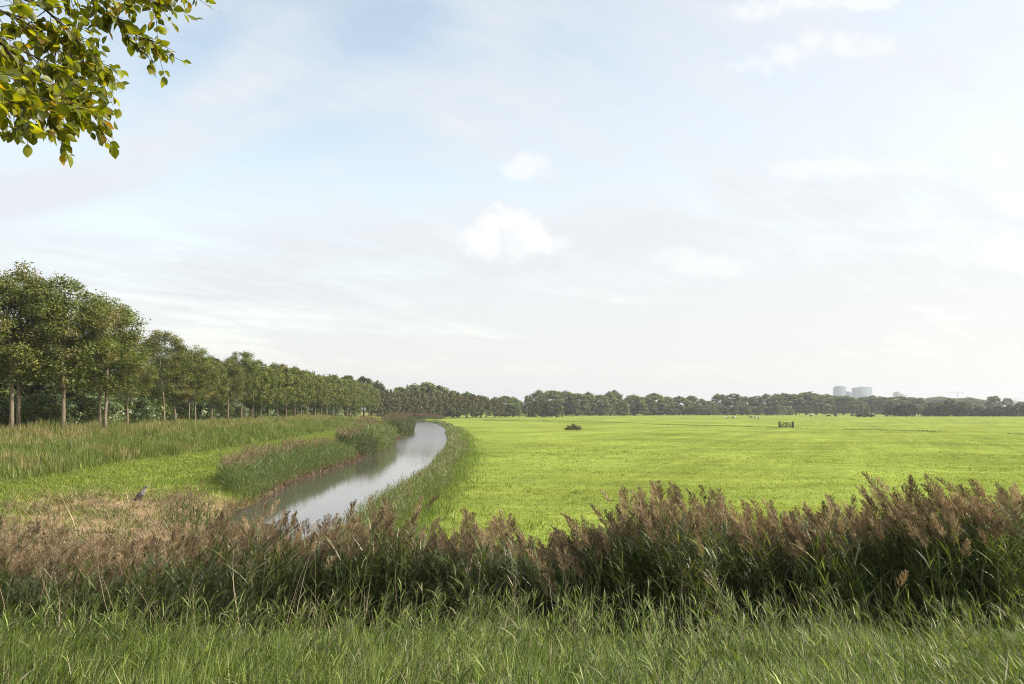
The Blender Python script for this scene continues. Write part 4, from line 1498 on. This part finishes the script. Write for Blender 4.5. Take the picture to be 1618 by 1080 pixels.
# ------------------------------------------------------------------ the tree leaning in from the left
def overhang():
    """twigs hang into the upper left corner from a tree that stands beside the photographer"""
    e = link('overhanging_tree', None, None, (-4.3, 2.2, 2.95))
    org = np.array([-4.3, 2.2, 2.95])

    def P3(px, py, D):
        return np.array([(px - 809) / F * D, D, ZC + (HOR - py) / F * D]) - org
    bark = np.array((.055, .045, .035))
    g = Geo()
    tp = np.array([(0, 0, -.3), (.05, .05, 1.2), (-.05, .1, 2.6), (.1, .2, 4.0), (.2, .3, 5.6)])
    g.add(*tube(tp, [.17, .14, .12, .10, .06], 9), bark * 1.6)
    link('trunk', g.mesh('overhanging_trunk', M_bark, True), e)
    # main boughs, in photograph columns / rows / distance
    boughs = [
        [(-340, -330, 3.0), (-120, -180, 3.3), (60, -70, 3.6), (150, 12, 3.9), (185, 45, 4.0), (222, 80, 4.1), (262, 108, 4.15)],
        [(-340, -260, 2.9), (-160, -120, 3.1), (-20, -20, 3.3), (75, 25, 3.5), (100, 55, 3.55), (125, 85, 3.6), (140, 108, 3.65), (165, 140, 3.7), (178, 172, 3.75)],
        [(-340, -200, 2.7), (-160, -60, 2.9), (-20, 70, 3.1), (40, 150, 3.2), (75, 185, 3.3), (110, 215, 3.35), (140, 250, 3.4)],
        [(-340, -330, 3.2), (-60, -220, 3.5), (150, -70, 3.9), (250, -30, 4.2), (310, -12, 4.4)],
        [(-300, -200, 2.6), (-140, 40, 2.7), (-60, 140, 2.75), (0, 200, 2.8), (25, 232, 2.85)],
        [(-300, -160, 2.9), (-120, 20, 3.1), (-10, 100, 3.3), (45, 120, 3.4), (85, 150, 3.45), (118, 205, 3.5), (140, 235, 3.5)],
        [(-300, -120, 2.8), (-150, 60, 2.9), (-40, 150, 3.0), (15, 190, 3.1), (60, 238, 3.15), (95, 262, 3.2)],
        [(-320, -220, 3.1), (-130, -60, 3.3), (-10, 25, 3.5), (50, 62, 3.55), (95, 105, 3.6), (112, 150, 3.6)],
        [(-300, -250, 3.6), (-60, -100, 3.7), (60, -20, 3.8), (165, 8, 3.9), (235, 14, 4.0), (268, 18, 4.1)],
    ]
    base = [tp[3] + (0, 0, .3), tp[3], tp[2] + (0, 0, .6), tp[4], tp[2], tp[2] + (0, 0, .3), tp[2], tp[3], tp[4]]
    gb = Geo()
    gt = Geo()
    twigs = []
    for b0, bl in zip(base, boughs):
        pts = [np.array(b0)] + [P3(p[0] * .95 - 6, p[1] * .74 - 10, p[2] * 1.22) for p in bl]
        pts = np.array(pts)
        # resample smoothly
        t = np.linspace(0, len(pts) - 1, 28)
        k = np.arange(len(pts))
        cur = np.column_stack([np.interp(t, k, pts[:, i]) for i in range(3)])
        cur[1:-1] = (cur[:-2] + cur[1:-1] * 2 + cur[2:]) / 4
        gb.add(*tube(cur, np.linspace(.011, .0018, 28) , 5), bark)
        vis = cur[len(cur) // 4:]
        for j in range(0, len(vis)):
            nt = 3 if j % 2 else 2
            for q in range(nt):
                a = vis[j]
                tang = unit(vis[min(j + 1, len(vis) - 1)] - vis[max(j - 1, 0)])
                L = rng.uniform(.07, .26)
                dv = unit(tang * .8 + rng.normal(0, .55, 3) + np.array([0, 0, -.18]))
                m = a + dv * L * .5 + rng.normal(0, .01, 3)
                b = a + dv * L + np.array([0, 0, -.12 * L])
                gt.add(*tube([a, m, b], [.0028, .002, .0011], 4, False), bark * 1.2)
                twigs.append((a, m, b))
        twigs.append((cur[-3], cur[-2], cur[-1]))
    gb.add(*gt.arrays())
    link('branch', gb.mesh('overhanging_branch', M_bark, True), e)
    # leaves: folded, pointed, toothed outline in five rows
    px_w = [0, .17, .36, .52, .66, .80, .92, 1.0]
    wd_ = [.05, .62, .95, 1.0, .86, .58, .26, .02]
    LV, LQ, LC = [], [], []
    n = 0
    pal = [(.115, .135, .016), (.165, .185, .018), (.22, .225, .022), (.075, .095, .016), (.34, .22, .02), (.18, .11, .03)]
    wts = np.array([4, 5, 5, 2.5, .55, .3])
    wts = wts / wts.sum()
    for (a, m, b) in twigs:
        for q in range(rng.integers(4, 7)):
            f = rng.uniform(.25, 1.05)
            p = (a * (1 - f) ** 2 + 2 * m * f * (1 - f) + b * f * f)
            tang = unit(b - a)
            d = unit(tang * .55 + rng.normal(0, .6, 3) + np.array([.05, 0, -.45]))
            nr = unit(rng.normal(0, .6, 3) + np.array([0, 0, .8]))
            sidev = unit(np.cross(d, nr))
            nr = np.cross(sidev, d)
            L = rng.uniform(.042, .074)
            W = L * rng.uniform(.27, .36)
            fold = rng.uniform(.1, .55)
            curl = rng.uniform(-.25, .35)
            rows = []
            p = p + d * .012
            for s, w in zip(px_w, wd_):
                c = p + d * L * s + nr * (-curl * L * s * s)
                o = sidev * W * w
                up = nr * W * w * fold
                rows.append((c - o + up, c, c + o + up))
            V = np.array(rows).reshape(-1, 3)
            r_ = len(px_w)
            Q = []
            for k in range(r_ - 1):
                i = n + k * 3
                Q += [[i, i + 1, i + 4, i + 3], [i + 1, i + 2, i + 5, i + 4]]
            LV.append(V)
            LQ += Q
            c = np.array(pal[rng.choice(6, p=wts)]) * math.exp(rng.normal(0, .16))
            cc = np.tile(c, (len(V), 1))
            if rng.random() < .18:
                cc[-9:] = cc[-9:] * .4 + np.array((.14, .075, .02)) * .6
            LC.append(cc)
            n += len(V)
    V = np.concatenate(LV)
    me = build_mesh('overhanging_foliage', V, np.array(LQ), np.concatenate(LC), M_near, True)
    link('foliage', me, e)
    tag(e, 'leafy tree bough with yellowing leaves hanging into the upper left corner', 'tree')


overhang()


# ------------------------------------------------------------------ haze
def haze():
    m = bpy.data.materials.new('haze')
    m.use_nodes = True
    N = Nodes(m.node_tree)
    v = N.add('ShaderNodeVolumePrincipled', ins={'Color': (.93, .96, 1.0, 1), 'Density': .00021, 'Anisotropy': .25})
    N.add('ShaderNodeOutputMaterial', ins={'Volume': v.outputs[0]})
    V, Q = box((-3050, -450, -2.2), (3050, 3650, 100))
    tag(link('haze', build_mesh('haze', V, Q, None, m)), 'thin pale haze lying over the far meadow and woods', 'haze', kind='stuff')


haze()
